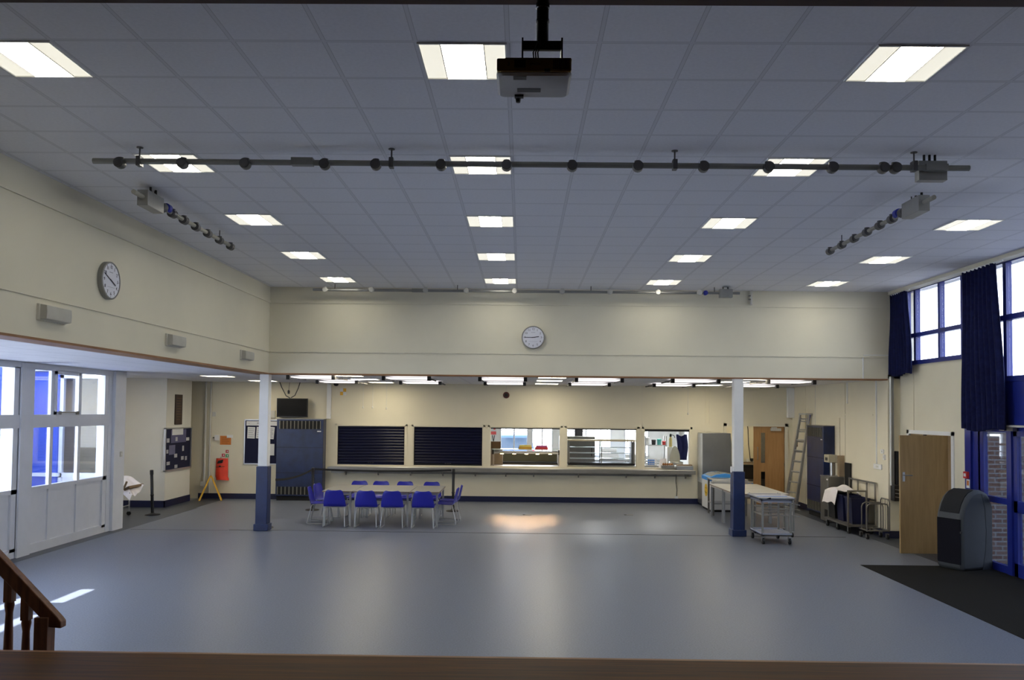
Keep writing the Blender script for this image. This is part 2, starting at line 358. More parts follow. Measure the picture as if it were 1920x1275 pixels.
fr = MB().box(XW-.05, XW+.03, 8.3, 11.0, 0, .15).box(XW-.05, XW+.03, 8.3, 11.0, 2.975, 3.08)
for y in (8.33, 9.57, 10.97): fr.box(XW-.05, XW+.03, y-.04, y+.04, 0, 3.06)
struct('window_frame', fr, WHITE, w6)
for a, b in ((8.37, 9.53), (9.61, 10.93)): struct('pane', MB().box(XW-.012, XW-.006, a, b, .15, 2.975), GLASS, w6)
for n, (y0, y1) in enumerate(((15.80, 16.36), (12.98, 13.32), (11.0, 11.3), (7.98, 8.3), (4.3, 4.62))):
    struct('trim_%d' % (14+n), MB().box(XW-.25, XW+(.07 if n else .10), y0+(.14 if n == 0 else 0), y1, 0, 3.07).box(XW-.05, XW+.04, y0, y1, 0, 3.07), WHITE)
struct('wall_front', MB().box(-8.3, XL, 3.4, 3.5, 0, ZC), WALL)
struct('trim_21', MB().box(XW-.06, XW+.05, 3.5, 16.36, 2.99, 3.08), WHITE)
# glazed return wall at the end of the window wall
w7 = sroot('window_7')
fr = MB()
for x in (-9.72, -9.14, -8.30): fr.box(x-.05, x+.05, 16.38, 16.46, .0, 3.06)
fr.box(-9.75, -8.1, 16.38, 16.46, .98, 1.07).box(-9.75, -8.1, 16.38, 16.46, 2.94, 3.08).box(-9.75, -8.1, 16.38, 16.46, 0, .12)
struct('window_frame', fr, WHITE, w7)
struct('lower_panel', MB().box(-9.7, -8.2, 16.42, 16.44, .1, 1.0), WHITE, w7)
struct('blue_panel', MB().box(-9.7, -9.16, 16.34, 16.40, 0, 3.06), EXTB, w7); struct('window_rail', MB().box(-9.75, -9.1, 16.30, 16.345, 1.0, 1.07), WHITE, w7); struct('pane', MB().box(-9.1, -8.34, 16.40, 16.406, 1.07, 2.94), GLASS, w7)
struct('wall_outer_left', MB().box(-12.2, -9.72, 16.3, 16.45, 0, 6), WALL)
# pillars
def pillar(x, name):
    r = sroot(name, (x, 16.32, 0))
    struct('shaft', MB().box(-.09, .09, -.09, .09, 1.25, ZS), WPAINT, r, bevel=.006)
    struct('casing', MB().box(-.115, .115, -.115, .115, .10, 1.25), PBLUE, r, bevel=.012)
    struct('plinth', MB().box(-.14, .14, -.14, .14, 0, .13), PBLUE, r, bevel=.01)
    return r
pillar(-5.055, 'column_left'); pillar(4.225, 'column_right')
# stage, proscenium and stage house behind the camera
struct('stage_floor', MB().box(-4.9, XR, -3, 5.02, .8, .9), STAGEW)
struct('stage_riser', MB().box(-4.9, XR, 4.9, 5.0, 0, .8), DARKW)
struct('trim_22', MB().box(-4.9, XR, 5.02, 5.05, .84, .9), TRIMW)
struct('proscenium_header', MB().box(-4.974, XR, 4.55, 4.78, 4.753, 5.4), PROSC)
struct('proscenium_side_left', MB().box(-8.2, -4.1, 4.55, 4.78, 0, 5.4), WALL)
struct('proscenium_side_right', MB().box(6.6, XR+.2, 4.55, 4.78, 0, 5.4), WALL)
struct('stage_wall_back', MB().box(-5.2, 7.6, -3.2, -3, 0, 5.4), DARKW)
struct('stage_wall_left', MB().box(-5.2, -4.9, -3.2, 4.6, 0, 5.4), DARKW)
struct('stage_wall_right', MB().box(7.3, 7.6, -3.2, 4.6, 0, 5.4), DARKW)
struct('stage_ceiling', MB().box(-5.2, 7.6, -3.2, 4.7, 5.3, 5.45), DARKW)
# entrance mat: laid carpet area
struct('entrance_carpet', MB().box(5.38, XR, 5.06, 13.3, 0, .006), CARPET)
# ---- outside
struct('outside_ground', MB().box(-45, 45, -20, 4.4, -.32, -.2).box(XR+.3, 45, 4.4, 50, -.32, -.06).box(-12.1, XR+.3, 27.1, 50, -.32, -.06), PAVE)
struct('outside_paving', MB().box(-45, -12.1, 4.4, 50, -.32, -.06).box(-12.1, -7.95, 4.4, 16.3, -.32, -.06), mat('outside_concrete', (.66, .66, .67), .9, var=.1, scale=3))
struct('outside_blue_building', MB().box(-11.5, -9.75, 14.7, 16.3, -.06, 6), EXTB)  # height added above the visible part to keep sun off the windows
struct('outside_brick_pier', MB().box(7.62, 10.5, 13.95, 14.3, -.06, 2.75), BRICK)
cn = MB()
# unseen canopy added to block the sun; slots cut to shape the floor streaks
slots = [(-8.62, -8.39, 10.10, 10.86), (-9.10, -8.89, 9.62, 10.30), (-8.53, -8.27, 8.6, 9.5)]
us = sorted(set([-11.3, -7.99]+[v for s in slots for v in s[:2]])); vs_ = sorted(set([3.4, 14.69]+[v for s in slots for v in s[2:]]))
for a, b in zip(us, us[1:]):
    for c, d in zip(vs_, vs_[1:]):
        if not any(s[0] < (a+b)/2 < s[1] and s[2] < (c+d)/2 < s[3] for s in slots): cn.box(a, b, c, d, 3.28, 3.34)
struct('added_sun_blocker', cn, WPAINT)
# ------------------------------------------------------------------ ceiling lights
def make_light():
    t = thing('ceiling_light', 'x', 'ceiling light', (0, 0, 0))
    h = .294
    MB().box(-h, h, -h, -h+.012, -.012, 0).box(-h, h, h-.012, h, -.012, 0).box(-h, -h+.012, -h, h, -.012, 0).box(h-.012, h, -h, h, -.012, 0).build('frame', WPAINT, t)
    MB().box(-.282, .282, -.282, .282, -.004, -.001).build('reflector', LAMP2, t)
    MB().prism([(-.14, -.004), (-.12, -.011), (.12, -.011), (.14, -.004)], 'y', -.272, .272).build('lamp_tray', LAMP, t)
    MB().box(-.146, -.139, -.282, .282, -.009, -.004).build('spine', CREAM, t); MB().box(.139, .146, -.282, .282, -.009, -.004).build('spine', CREAM, t)
    MB().lathe([(.125, -.0105), (.12, -.0125), (.09, -.014), (.001, -.0145)], (0, -.15, 0), 24).build('basket', LAMPB, t)
    return t
X0, Y0 = -.7156, 5.3251
cl = make_light()
ordn = ['first', 'second', 'third', 'fourth', 'fifth']; colname = {-5: 'left-hand', 0: 'middle', 5: 'right-hand', 10: 'far-right window-side'}
first = True
for ci in (-5, 0, 5, 10):
    for k in range(5):
        if ci == 10 and k < 2: continue
        lab = 'glowing square light panel in hall ceiling, %s back from the projector in the %s column' % (ordn[k], colname[ci])
        if ci == 10: lab = 'glowing square ceiling light in the column nearest the tall windows, %s' % (['nearest the camera', 'between two others', 'farthest, by the end wall'][k-2])
        loc = (X0+.6*ci+.3, Y0+2.4*k+.3, ZC)
        if first: cl.location = loc; cl['label'] = lab; cl['group'] = 'square light panels in the hall ceiling'; first = False
        else: dup(cl, loc, 0, lab, 'square light panels in the hall ceiling')
for ci in (10,):
    for k in (0, 1): dup(cl, (X0+.6*ci+.3, Y0+2.4*k+.3, ZC), 0, 'square ceiling light outside the picture at right, row %s' % ordn[k], 'square light panels in the hall ceiling')
low = [(.62, 17.0, 'low-ceiling light panel in the middle, nearest the beam edge'), (.62, 18.7, 'low-ceiling light panel in the middle, second back'), (.62, 20.8, 'low-ceiling light panel in the middle, by the serving wall'),
       (-3.58, 17.0, 'low-ceiling light panel above the blue chairs, at the beam edge'), (-3.58, 18.9, 'low-ceiling light panel above the blue chairs, second back'), (-3.55, 20.9, 'low-ceiling light panel above the blue chairs, by the wall with pull cords'),
       (4.67, 16.75, 'low-ceiling light panel beside the right pillar, at the beam edge'), (4.67, 18.3, 'low-ceiling light panel behind the right pillar top'), (4.62, 20.6, 'low-ceiling light panel above the tall steel fridge'),
       (-9.9, 17.9, 'unseen light panel added to brighten the left alcove behind the white frames'), (-6.6, 17.95, 'low-ceiling light panel over the left aisle, nearer the white windows'), (-6.45, 20.6, 'low-ceiling light panel over the left aisle, beside the left pillar top')]  # the alcove panel is an unseen lamp added to brighten the alcove
lw = None
for x, y, lab in low:
    if lw is None:
        lw = thing('ceiling_light', lab, 'ceiling light', (x, y, ZS+.015), 0, 'light panels in the low ceiling')
        MB().box(-.294, .294, -.294, -.282, -.012, 0).box(-.294, .294, .282, .294, -.012, 0).box(-.294, -.282, -.294, .294, -.012, 0).box(.282, .294, -.294, .294, -.012, 0).build('frame', WPAINT, lw)
        for s in (-1, 1): MB().box(min(s*.015, s*.282), max(s*.015, s*.282), -.282, .282, -.006, -.001).build('diffuser', LAMPW, lw)
    else: dup(lw, (x, y, ZS+.015), 0, lab)
# luminous strip fittings framed in black brackets below the low ceiling
STRIP = mat('strip_diffuser', (.85, .82, .80), .4, emit=(1., .94, .92), es=1.05)
hs = None
names = ['far left, beside the left pillar', 'over the left navy shutter', 'over the middle of the hatches', 'over the glass display hatch', 'left of the right pillar', 'right of the right pillar']
for r, (yy, zz) in enumerate(((16.8, 3.02), (19.45, 3.02))):
    for k in range(6):
        x = ((-4.28, -2.34, -.39, 1.56, 3.50, 5.42), (-4.34, -2.38, -.40, 1.58, 3.55, 5.49))[r][k]
        lab = 'slim strip light fitting with black brackets, %s row, %s' % (('front', 'rear')[r], names[k])
        if hs is None:
            hs = thing('strip_light', lab, 'strip light', (x, yy, zz), 0, 'strip fittings hung in black brackets under the low ceiling')
            MB().box(-.43, .43, .03, .80, .0, .02).build('diffuser', STRIP, hs)
            MB().box(-.47, .47, .80, .83, -.01, .02).build('end_rail', BLACK, hs)
            for s in (-1, 1):
                MB().box(s*.46-.035, s*.46+.035, -.05, .05, -.045, .04).build('end_bracket', BLACK, hs)
                MB().box(s*.455-.01, s*.455+.01, .05, 1.35, -.01, .015).build('side_rail', BLACK, hs)
        else: dup(hs, (x, yy, zz), 0, lab)
# ------------------------------------------------------------------ lighting bars
def sockets(root, pts, m, axis):
    for (x, y, z) in pts:
        s = MB()
        if axis == 'x': s.lathe([(.025, -.055), (.047, -.05), (.05, .01), (.038, .04), (.034, .045)], (x, y, z), 16, 'y')
        else: s.lathe([(.036, -.05), (.05, -.045), (.05, .04), (.036, .05)], (x, y, z), 16, 'y')
        s.cyl((x, y, z+.0), (x, y, z+.055), .03, n=12)
        o = s.build('socket', m, root)
        MB().lathe([(.036, -.058), (.036, -.05)], (x, y, z), 14, 'y').build('socket_face', SOCKL if m is not SOCK else SOCK, o)
b1 = thing('lighting_bar', 'long grey lighting bar spanning the hall ceiling behind the projector', 'lighting bar', (0, 7.55, 4.65))
MB().cyl((-3.98, 0, -.004), (4.06, 0, -.018), .026, n=20).build('bar', GALV, b1)
for x in (-3.55, -1.22, 1.38, 3.56):
    MB().cyl((x, 0, .02), (x, 0, .124), .008, n=8).lathe([(.03, .12), (.03, .126)], (x, 0, 0), 12).box(x-.02, x+.02, -.035, .035, -.05, .04).build('hanger', SOCK, b1)
o = MB().box(-2.14, -1.94, -.034, .034, -.034, .034)
for k in range(5): o.cyl((-2.12+.040*k, -.04, 0), (-2.12+.040*k, .04, 0), .014, n=8)
o.build('coupler', GALV, b1)
sockets(b1, [(x, -.012, -.03) for x in (-3.72, -3.14, -2.56, -1.83, -1.36, -.76, -.16, .44, 1.04, 1.64, 2.23, 2.81, 3.27, 3.38)], SOCK, 'x')
MB().box(3.62, 3.88, .03, .12, -.12, .06).build('junction_box', CLOCKR, b1, bevel=.004)
MB().box(3.66, 3.86, -.03, .03, -.045, .015).build('clamp', GALV, b1)
for x in (3.69, 3.74, 3.79): MB().cyl((x, .08, .05), (x, .08, .126), .012, n=8).build('cable_gland', BLACK, b1)
def side_bar(x, lab):
    t = thing('lighting_bar', lab, 'lighting bar', (x, 10.05, 4.65))
    MB().cyl((0, -1.45, -.01), (0, 1.5, 0), .025, n=16).build('bar', mat('bar_cream', (.30, .29, .25), .5), t)
    for y in (-.95, 1.04): MB().cyl((0, y, .02), (0, y, .126), .007, n=8).build('hanger', SOCK, t)
    MB().box(-.06, .06, -1.24, -.84, -.10, .07).build('junction_box', CLOCKR, t, bevel=.004)
    for y in (-1.12, -.99): MB().cyl((.03, y, .06), (.03, y, .126), .014, n=8).build('cable_gland', BLACK, t)
    sockets(t, [(0, y, -.01) for y in (-.47, -.14, .23, .62, 1.04, 1.46)], SOCK, 'y')
    MB().lathe([(.02, -.07), (.05, -.05), (.055, .03), (.03, .06)], (0, -.74, .0), 14, 'y').build('plug', SOCK, t)
    MB().lathe([(.02, -.05), (.05, -.03), (.05, .04), (.02, .06)], (0, -.62, .02), 14, 'y').build('plug_cover', mat('plug_blue', (.02, .03, .35), .5), t)
    return t
side_bar(-4.10, 'short lighting bar on the left side of the ceiling, pointing away from camera')
side_bar(4.26, 'short lighting bar on the right side of the ceiling, near the window band')
b3 = thing('lighting_bar', 'pale lighting bar mounted along the far bulkhead wall at ceiling level', 'lighting bar', (0, 15.8, 4.665))
MB().cyl((-4.02, 0, 0), (4.13, 0, -.0), .026, n=16).build('bar', BAR3, b3)
MB().box(-2.12, -1.86, -.032, .032, -.032, .032).build('coupler', GALV, b3)
for x in (-3.6, -1.25, 1.3, 3.65): MB().cyl((x, 0, .02), (x, 0, .11), .007, n=8).build('hanger', SOCK, b3)
sockets(b3, [(x, -.03, 0) for x in (-3.78, -2.89, -1.86, -1.08, -.16, .75, 1.66, 2.57, 3.36)], SOCKL, 'x')
MB().lathe([(.02, -.05), (.045, -.03), (.045, .03), (.02, .05)], (3.48, 0, 0), 14, 'y').build('plug', mat('plug_blue', (.02, .03, .35), .5), b3)
MB().box(3.74, 3.98, -.08, .04, -.09, .07).build('junction_box', CLOCKR, b3, bevel=.004)
for x in (3.81, 3.9): MB().cyl((x, -.02, .06), (x, -.02, .11), .013, n=8).build('cable_gland', BLACK, b3)
t = thing('wall_bracket', 'small cream metal bracket high on the bulkhead at ceiling level', 'bracket', (4.44, YB, 4.62))
MB().box(.0, .02, -.12, 0, -.13, .15).build('plate', CREAM, t); MB().box(-.05, .05, -.02, 0, -.14, -.12).build('foot', CREAM, t)
for z in (.05, -.02): MB().cyl((0, -.06, z), (-.045, -.06, z), .012, n=8).build('bolt', STEELD, t)
# ------------------------------------------------------------------ projector
pj = thing('projector', 'white ceiling projector with yellowed front hung on a black pole', 'projector', (.048, 4.35, 4.155))
rx = .20
prof = [(-.19, .0), (.19, .0), (.2, .03), (.2, .10), (-.2, .10), (-.2, .03)]
def rr(x0, x1, y0, y1, r, n=5):
    pts = []
    for cx, cy_, a0 in ((x1-r, y1-r, 0), (x0+r, y1-r, 90), (x0+r, y0+r, 180), (x1-r, y0+r, 270)):
        for k in range(n+1):
            a = math.radians(a0+90*k/n); pts.append((cx+r*math.cos(a), cy_+r*math.sin(a)))
    return pts
body = MB()
for (sc, z) in ((.93, 0), (1, .035), (1, .125)): pass
P0 = rr(-.186, .186, 0, .30, .03); P1 = rr(-.2, .2, -.012, .31, .03)
n = len(P0)
vs = [(x, y, 0) for x, y in P0]+[(x, y, .012) for x, y in P1]+[(x, y, .02) for x, y in P1]
fs = [tuple(range(n))[::-1], tuple(range(2*n, 3*n))]+[(a*n+i, a*n+(i+1) % n, (a+1)*n+(i+1) % n, (a+1)*n+i) for a in (0, 1) for i in range(n)]
body.add(vs, fs).build('body', mat('projector_white', (.5, .5, .5), .45), pj)
fp = MB().prism(rr(-.197, .197, .018, .085, .008), 'y', -.02, .30)
fp.build('front_cover', mat('aged_yellow_plastic', (.42, .33, .10), .5), pj)
MB().prism([(-.17, .082), (.17, .082), (.20, .088), (.195, .098), (-.15, .098)], 'y', .0, .27).build('top_cover', mat('aged_dark', (.16, .13, .05), .5), pj)
MB().box(-.105, -.045, -.03, -.018, .035, .074).build('lens', BLACK, pj)
MB().box(-.11, -.04, .005, .05, -.002, .002).build('lens_shutter', BLACK, pj)
v = MB()
for k in range(9): v.box(.10+.010*k, .105+.010*k, -.024, -.018, .028, .08)
v.build('vent', DARKW, pj)
MB().box(.055, .085, -.026, -.018, .015, .028).build('sensor', BLACK, pj)
MB().text('EPSON', .018, (.005, -.0215, .055), (1, 0, 0), (0, 0, 1)).build('lettering', mat('grey_ink', (.12, .10, .06), .6), pj)
MB().text('3', .026, (-.135, -.0215, .055), (1, 0, 0), (0, 0, 1)).build('number_mark', INK, pj)
MB().box(-.09, .04, .17, .22, -.003, .001).build('base_label', mat('grey_label', (.12, .12, .12), .6), pj)
MB().cyl((-.085, .30, .005), (-.085, .30, -.03), .018, .012).box(-.105, -.055, .26, .29, -.012, 0).build('foot', BLACK, pj)
MB().box(-.067, .155, .04, .20, .098, .106).box(-.067, -.058, .06, .18, .106, .235).box(.146, .155, .06, .18, .106, .235).box(-.067, .155, .11, .13, .19, .24).box(-.06, .148, .11, .13, .106, .142).build('mount_bracket', BLACK, pj)
MB().lathe([(.033, .22), (.033, .34), (.036, .345), (.036, .36), (.033, .365), (.033, .42), (.037, .425), (.037, .45), (.033, .455), (.033, 1.14)], (.046, .12, 0), 20).build('pole', mat('gloss_black', (.01, .01, .01), .25), pj)
c = MB()
for k in range(3): c.tube([(.0+.012*k, .05, .10), (-.005+.012*k, .03, .14), (.015+.01*k, .05, .19), (.03, .1, .25)], .004, 6)
c.build('cable', BLACK, pj)
# ------------------------------------------------------------------ clocks
def clock(lab, loc, rot, r, hm):
    t = thing('wall_clock', lab, 'clock', loc, rot)
    MB().lathe([(r, 0), (r, -.055), (r-.008, -.062), (r-.018, -.062), (r-.02, -.05), (.001, -.05)], n=48, ax='y').build('rim', CLOCKR, t)
    MB().lathe([(r-.019, -.05), (r-.019, -.053), (.001, -.053)], n=48, ax='y').build('dial', CLOCKF, t)
    nm = MB(); tk = MB()
    for k in range(1, 13):
        a = 2*PI*k/12; nm.text(str(k), .048*r/.2, (math.sin(a)*r*.71, -.0545, math.cos(a)*r*.71), (1, 0, 0), (0, 0, 1))
    for k in range(12):
        a = 2*PI*k/12; d = (math.sin(a), math.cos(a)); tk.bar((d[0]*r*.83, -.0545, d[1]*r*.83), (d[0]*r*.88, -.0545, d[1]*r*.88), .004, .002, (0, 1, 0))
    nm.build('numerals', INK, t); tk.build('minute_marks', INK, t)
    MB().box(-.04, .04, -.0545, -.053, r*.42, r*.45).box(-.085, .085, -.0545, -.053, -r*.36, -r*.345).build('dial_lettering', mat('grey_ink2', (.3, .3, .4), .7), t)
    h, m_ = hm
    am = 2*PI*m_/60; ah = 2*PI*(h+m_/60)/12
    MB().bar((-math.sin(am)*.03, -.0565, -math.cos(am)*.03), (math.sin(am)*r*.78, -.0565, math.cos(am)*r*.78), .011, .002, (0, 1, 0)).build('minute_hand', INK, t)
    MB().bar((-math.sin(ah)*.03, -.059, -math.cos(ah)*.03), (math.sin(ah)*r*.50, -.059, math.cos(ah)*r*.50), .015, .002, (0, 1, 0)).build('hour_hand', INK, t)
    return t
clock('round grey-rimmed wall clock reading quarter to three on the far bulkhead', (.21, YB, 3.82), 0, .225, (2, 45))
clock('round grey-rimmed wall clock on the left wall showing about ten to four', (XL, 9.82, 3.885), PI/2, .225, (3, 49))
# emergency light boxes
el = None
for y, z, lab in ((8.66, 3.345, 'grey emergency light box on the left wall, nearest the camera'), (11.73, 3.325, 'grey emergency light box on the left wall, middle of the three'), (14.8, 3.325, 'grey emergency light box on the left wall, nearest the corner')):
    if el is None:
        el = thing('emergency_light', lab, 'emergency light', (XL, y, z), 0, 'emergency light boxes along the left wall')
        MB().box(0, .03, -.25, .25, -.085, .085).build('base', CREAM, el, bevel=.004)
        MB().prism([(.03, -.08), (.10, -.07), (.105, .0), (.10, .07), (.03, .08)], 'y', -.235, .235).build('diffuser', mat('aged_diffuser', (.45, .44, .40), .35), el, bevel=.004)
    else: dup(el, (XL, y, z), 0, lab)
# ------------------------------------------------------------------ banister in front of the stage
bn = thing('stair_banister', 'dark wooden stair banister descending beside the stage edge, lower left', 'banister', (-3.0, 5.35, 0))
def hz(x): return 1.005-(x+2.95)*1.0 if x < -2.95 else 1.005
pts = [(-.75, 1.70), (.0, .965), (.075, .96), (.075, 1.0), (.05, 1.03), (-.75, 1.83)]
MB().prism(pts, 'y', -.03, .035).build('handrail', BANW, bn, bevel=.006)
MB().box(-.092, -.002, -.045, .045, 0, 1.03).build('newel_post', BANW, bn, bevel=.004)
for x in (-.165, -.278, -.391, -.504):
    zt = 1.0-x*1.0-.03; zb = max(.0, -.1-x*.9)
    MB().box(x-.026, x+.026, -.026, .026, zt-.13, zt+.03).lathe([(.020, zb), (.028, zb+.05), (.020, zb+.3), (.029, (zb+zt)/2+.1), (.022, zt-.2), (.030, zt-.15), (.027, zt-.12)], (x, 0, 0), 14).build('baluster', BANW, bn)
st = thing('stage_steps', 'dark wooden steps beside the stage front under the banister', 'steps', (-4.0, 5.3, 0))
for k in range(4): MB().box(-.75, .78-.25*k, -.2, .02, .2*k+(.0015 if k == 0 else 0), .2*(k+1)).build('step', DARKW, st)
# ------------------------------------------------------------------ dining tables and chairs
def table(lab, x0, x1, y0, y1, z, legs, group=None, top=TTOP):
    t = thing('dining_table', lab, 'table', ((x0+x1)/2, (y0+y1)/2, 0), 0, group)
    a, b = (x1-x0)/2-.002, (y1-y0)/2-.002
    MB().box(-a, a, -b, b, z-.012, z).build('tabletop', top, t, bevel=.003)
    MB().box(-a, a, -b, b, z-.026, z-.012).build('table_edge', TEDGE, t)
    MB().box(-a+.03, a-.03, -b+.03, -b+.05, z-.07, z-.026).box(-a+.03, a-.03, b-.05, b-.03, z-.07, z-.026).box(-a+.03, -a+.05, -b+.03, b-.03, z-.07, z-.026).box(a-.05, a-.03, -b+.03, b-.03, z-.07, z-.026).build('apron', TUBE, t)
    for sx in (-1, 1):
        for sy in (-1, 1): MB().box(sx*(a-.045)-.019, sx*(a-.045)+.019, sy*(b-.045)-.019, sy*(b-.045)+.019, 0, z-.026).build('leg', TUBE, t)
    return t
table('narrow grey-topped dining table at the left end of the joined row', -4.05, -3.43, 16.95, 18.35, .72, 4, 'grey tables pushed together')
table('wide grey-topped dining table in the middle of the joined row', -3.42, -2.26, 16.95, 18.35, .72, 4, 'grey tables pushed together')
table('narrow grey-topped dining table at the right end of the joined row', -2.25, -1.66, 16.95, 18.35, .72, 4, 'grey tables pushed together')
def make_chair():
    t = thing('stacking_chair', 'x', 'chair')       # faces +y, origin under the seat centre
    # one-piece shell: profile in (y, z) from seat front to top of back
    prof = [(.235, .405, .19), (.225, .425, .205), (.17, .435, .215), (.05, .425, .22), (-.08, .42, .22), (-.15, .43, .222), (-.195, .47, .222), (-.215, .54, .215), (-.235, .63, .195), (-.25, .70, .178), (-.258, .735, .16), (-.262, .752, .12)]
    def fn(u, v):
        k = u*(len(prof)-1); i = min(int(k), len(prof)-2); f = k-i
        y, z, w = [prof[i][j]*(1-f)+prof[i+1][j]*f for j in range(3)]
        s = v*2-1
        lift = .018*abs(s)**3 if i < 5 else 0
        fwd = .035*s*s if i >= 6 else (.035*s*s*(k-5) if k > 5 else 0)
        return (s*w, y+fwd, z+lift)
    MB().sheet(fn, 33, 14, .012).build('shell', CHAIRB, t)
    for s in (-1, 1):
        x = s*.185
        MB().tube([(s*.15, .15, .40), (x, .15, .405), (x+s*.01, .17, .38), (x+s*.035, .235, .04), (x+s*.035, .235, .018), (x+s*.035, .215, .011), (x+s*.035, -.19, .011), (x+s*.035, -.225, .015), (x+s*.035, -.235, .035), (x+s*.012, -.15, .38), (x, -.14, .405), (s*.15, -.13, .41)], .0105, 10).build('sled_leg', TUBE, t)
    MB().cyl((-.19, .13, .400), (.19, .13, .400), .010, n=8).build('cross_tube', TUBE, t); MB().cyl((-.19, -.13, .405), (.19, -.13, .405), .010, n=8).build('cross_tube', TUBE, t)
    return t
ch = None
G = 'blue plastic chairs around the joined tables'
spots = [(-3.755, 16.97, 0, 'front blue chair with its back to us at the left end of the table row'),
         (-3.11, 16.93, 0, 'front blue chair, back to us, second from the left end of the tables'),
         (-2.585, 16.93, 0, 'front blue chair, back to us, third from the left end of the tables'),
         (-1.965, 16.93, 0, 'front blue chair with its back to us at the right end of the table row'),
         (-3.67, 18.72, PI, 'rear blue chair facing the camera across the tables, left end'),
         (-3.18, 18.72, PI, 'rear blue chair facing the camera across the tables, second from left'),
         (-2.63, 18.70, PI, 'rear blue chair facing the camera across the tables, third from left'),
         (-2.02, 18.66, PI, 'rear blue chair facing the camera across the tables, right end'),
         (-4.19, 17.42, -PI/2+.08, 'blue chair at the left table end, nearer the camera, facing right'),
         (-4.23, 18.12, -PI/2-.25, 'blue chair at the left table end, farther one, beside the barrier post'),
         (-1.56, 17.5, PI/2-.03, 'blue chair at the right table end, nearer the camera, facing left'),
         (-1.53, 18.1, PI/2+.05, 'blue chair at the right table end, farther one, beside the barrier post')]
for x, y, r, lab in spots:
    if ch is None: ch = make_chair(); ch.location = (x, y, 0); ch.rotation_euler.z = r; ch['label'] = lab; ch['group'] = G
    else: dup(ch, (x, y, 0), r, lab, G)
# ------------------------------------------------------------------ barrier posts and belts
def post(lab, x, y, rot=0, tilt=0):
    t = thing('barrier_post', lab, 'barrier post', (x, y, 0), rot, 'black belt barrier posts')
    MB().lathe([(.16, 0), (.165, .008), (.15, .022), (.06, .035), (.035, .05)], n=32).build('base', BLACK, t)
    MB().lathe([(.032, .03), (.032, .42), (.038, .43), (.038, .45), (.032, .46), (.032, .90)], n=16).build('pole', BLACK, t)
    MB().lathe([(.036, .89), (.038, .90), (.038, .985), (.03, .995)], n=16).build('belt_head', BLACK, t)
    if tilt: t.rotation_euler.y = tilt
    return t
post('black barrier post standing alone by the white windows at left', -8.15, 18.4, 0, -.045)
post('black barrier post hidden behind the left pillar, base showing', -5.10, 16.64)
post('black barrier post between the blue cabinet and the left table end', -4.91, 19.62)
post('black barrier post at the right end of the dining tables', -1.60, 19.72)
def belt(lab, p, q, sag):
    p, q = Vector(p), Vector(q)
    def fn(u, v):
        c = p.lerp(q, u); c = c.copy(); c.z += -sag*4*u*(1-u)+(v-.5)*.045; return c
    tag(MB().sheet(fn, 20, 1, .002).build('barrier_belt', MATTE), lab, 'barrier belt', 'black retractable belts')
belt('black belt sagging from the left pillar up to the barrier post', (-4.92, 16.66, .955), (-4.92, 19.575, .955), .06)
belt('black belt stretched in front of the serving shelf between two posts', (-4.865, 19.62, .965), (-1.65, 19.72, .965), .035)
# ------------------------------------------------------------------ navy roller shutters
for k, lab in ((0, 'closed navy roller shutter at the far left serving hatch'), (1, 'closed navy roller shutter left of the open hatches')):
    a, b = HAT[k]
    t = thing('roller_shutter', lab, 'roller shutter', ((a+b)/2, YF+.06, .93), 0, 'closed roller shutters')
    w_ = (b-a)/2-.025
    pr = []
    N = 13; H = .99
    for i in range(N):
        z = .035+H*i/N; d = (H-.0)/N
        pr += [(-.0, z), (-.012, z+d*.25), (-.014, z+d*.5), (-.010, z+d*.8), (.0, z+d*.98)]
    pr += [(.02, H+.03), (.02, .035)]
    MB().prism(pr, 'x', -w_, w_).build('curtain', SHUT, t)
    MB().box(-w_, w_, -.025, .02, 0.004, .04).build('bottom_rail', MATTE if k else SHUT, t)
    for s in (-1, 1): MB().box(s*w_-.012, s*w_+.012, -.03, .03, 0.004, 1.0).build('guide', MATTE, t)
    m = MB()
    for x in (-.06, 0, .06): m.tube([(x-.012, -.03, .05), (x-.012, -.045, .06), (x+.012, -.045, .06), (x+.012, -.03, .05)], .004, 6)
    m.build('latch', STEELD, t)
for k in (2, 3, 4):
    a, b = HAT[k]
    tag(MB().box(a+.02, b-.02, YF+.02, YF+.11, 1.912 if k < 4 else 1.885, 1.94).build('rolled_shutter', MATTE), 'rolled-up shutter end bar at the top of the %s open hatch' % ('first', 'middle', 'right-hand')[k-2], 'roller shutter')
# ------------------------------------------------------------------ serving shelf
sh = thing('serving_shelf', 'long stainless steel serving shelf running below all the hatches', 'serving shelf', (0, YF, 0))
MB().box(-5.02, 4.50, -.36, -.001, .86, .885).build('shelf_top', mat('shelf_steel', (.33, .325, .31), .28, 1.), sh, bevel=.004)
MB().box(-5.02, 4.50, -.375, -.36, .79, .888).build('front_lip', STEELD, sh, bevel=.003)
for z in (.888,): MB().cyl((-5.0, -.30, z), (4.48, -.30, z), .008, n=8).cyl((-5.0, -.18, z), (4.48, -.18, z), .008, n=8).build('tray_rail', STEEL, sh)
for x in (-4.6, -3.75, -2.9, -2.05, -1.2, -.4, .33, 1.5, 2.75, 3.5, 4.3):
    MB().prism([(-.30, .855), (-.02, .855), (-.02, .66), (-.05, .66)], 'x', x-.015, x+.015).build('bracket', STEELD, sh)
MB().box(-5.0, 4.46, -.02, -.001, .71, .86).build('splash_strip', STEELD, sh)
tag(MB().tube([(4.06, YF-.03, .78), (4.05, YF-.02, .6), (4.08, YF-.02, .35), (4.07, YF-.02, .2)], .008, 8).build('power_cable', BLACK), 'dark power cable hanging down the wall below the right hatch', 'cable')
tag(MB().box(4.03, 4.11, YF-.04, YF, .14, .2).build('floor_socket', PLAST), 'small white plug end at the foot of the hanging cable', 'plug')
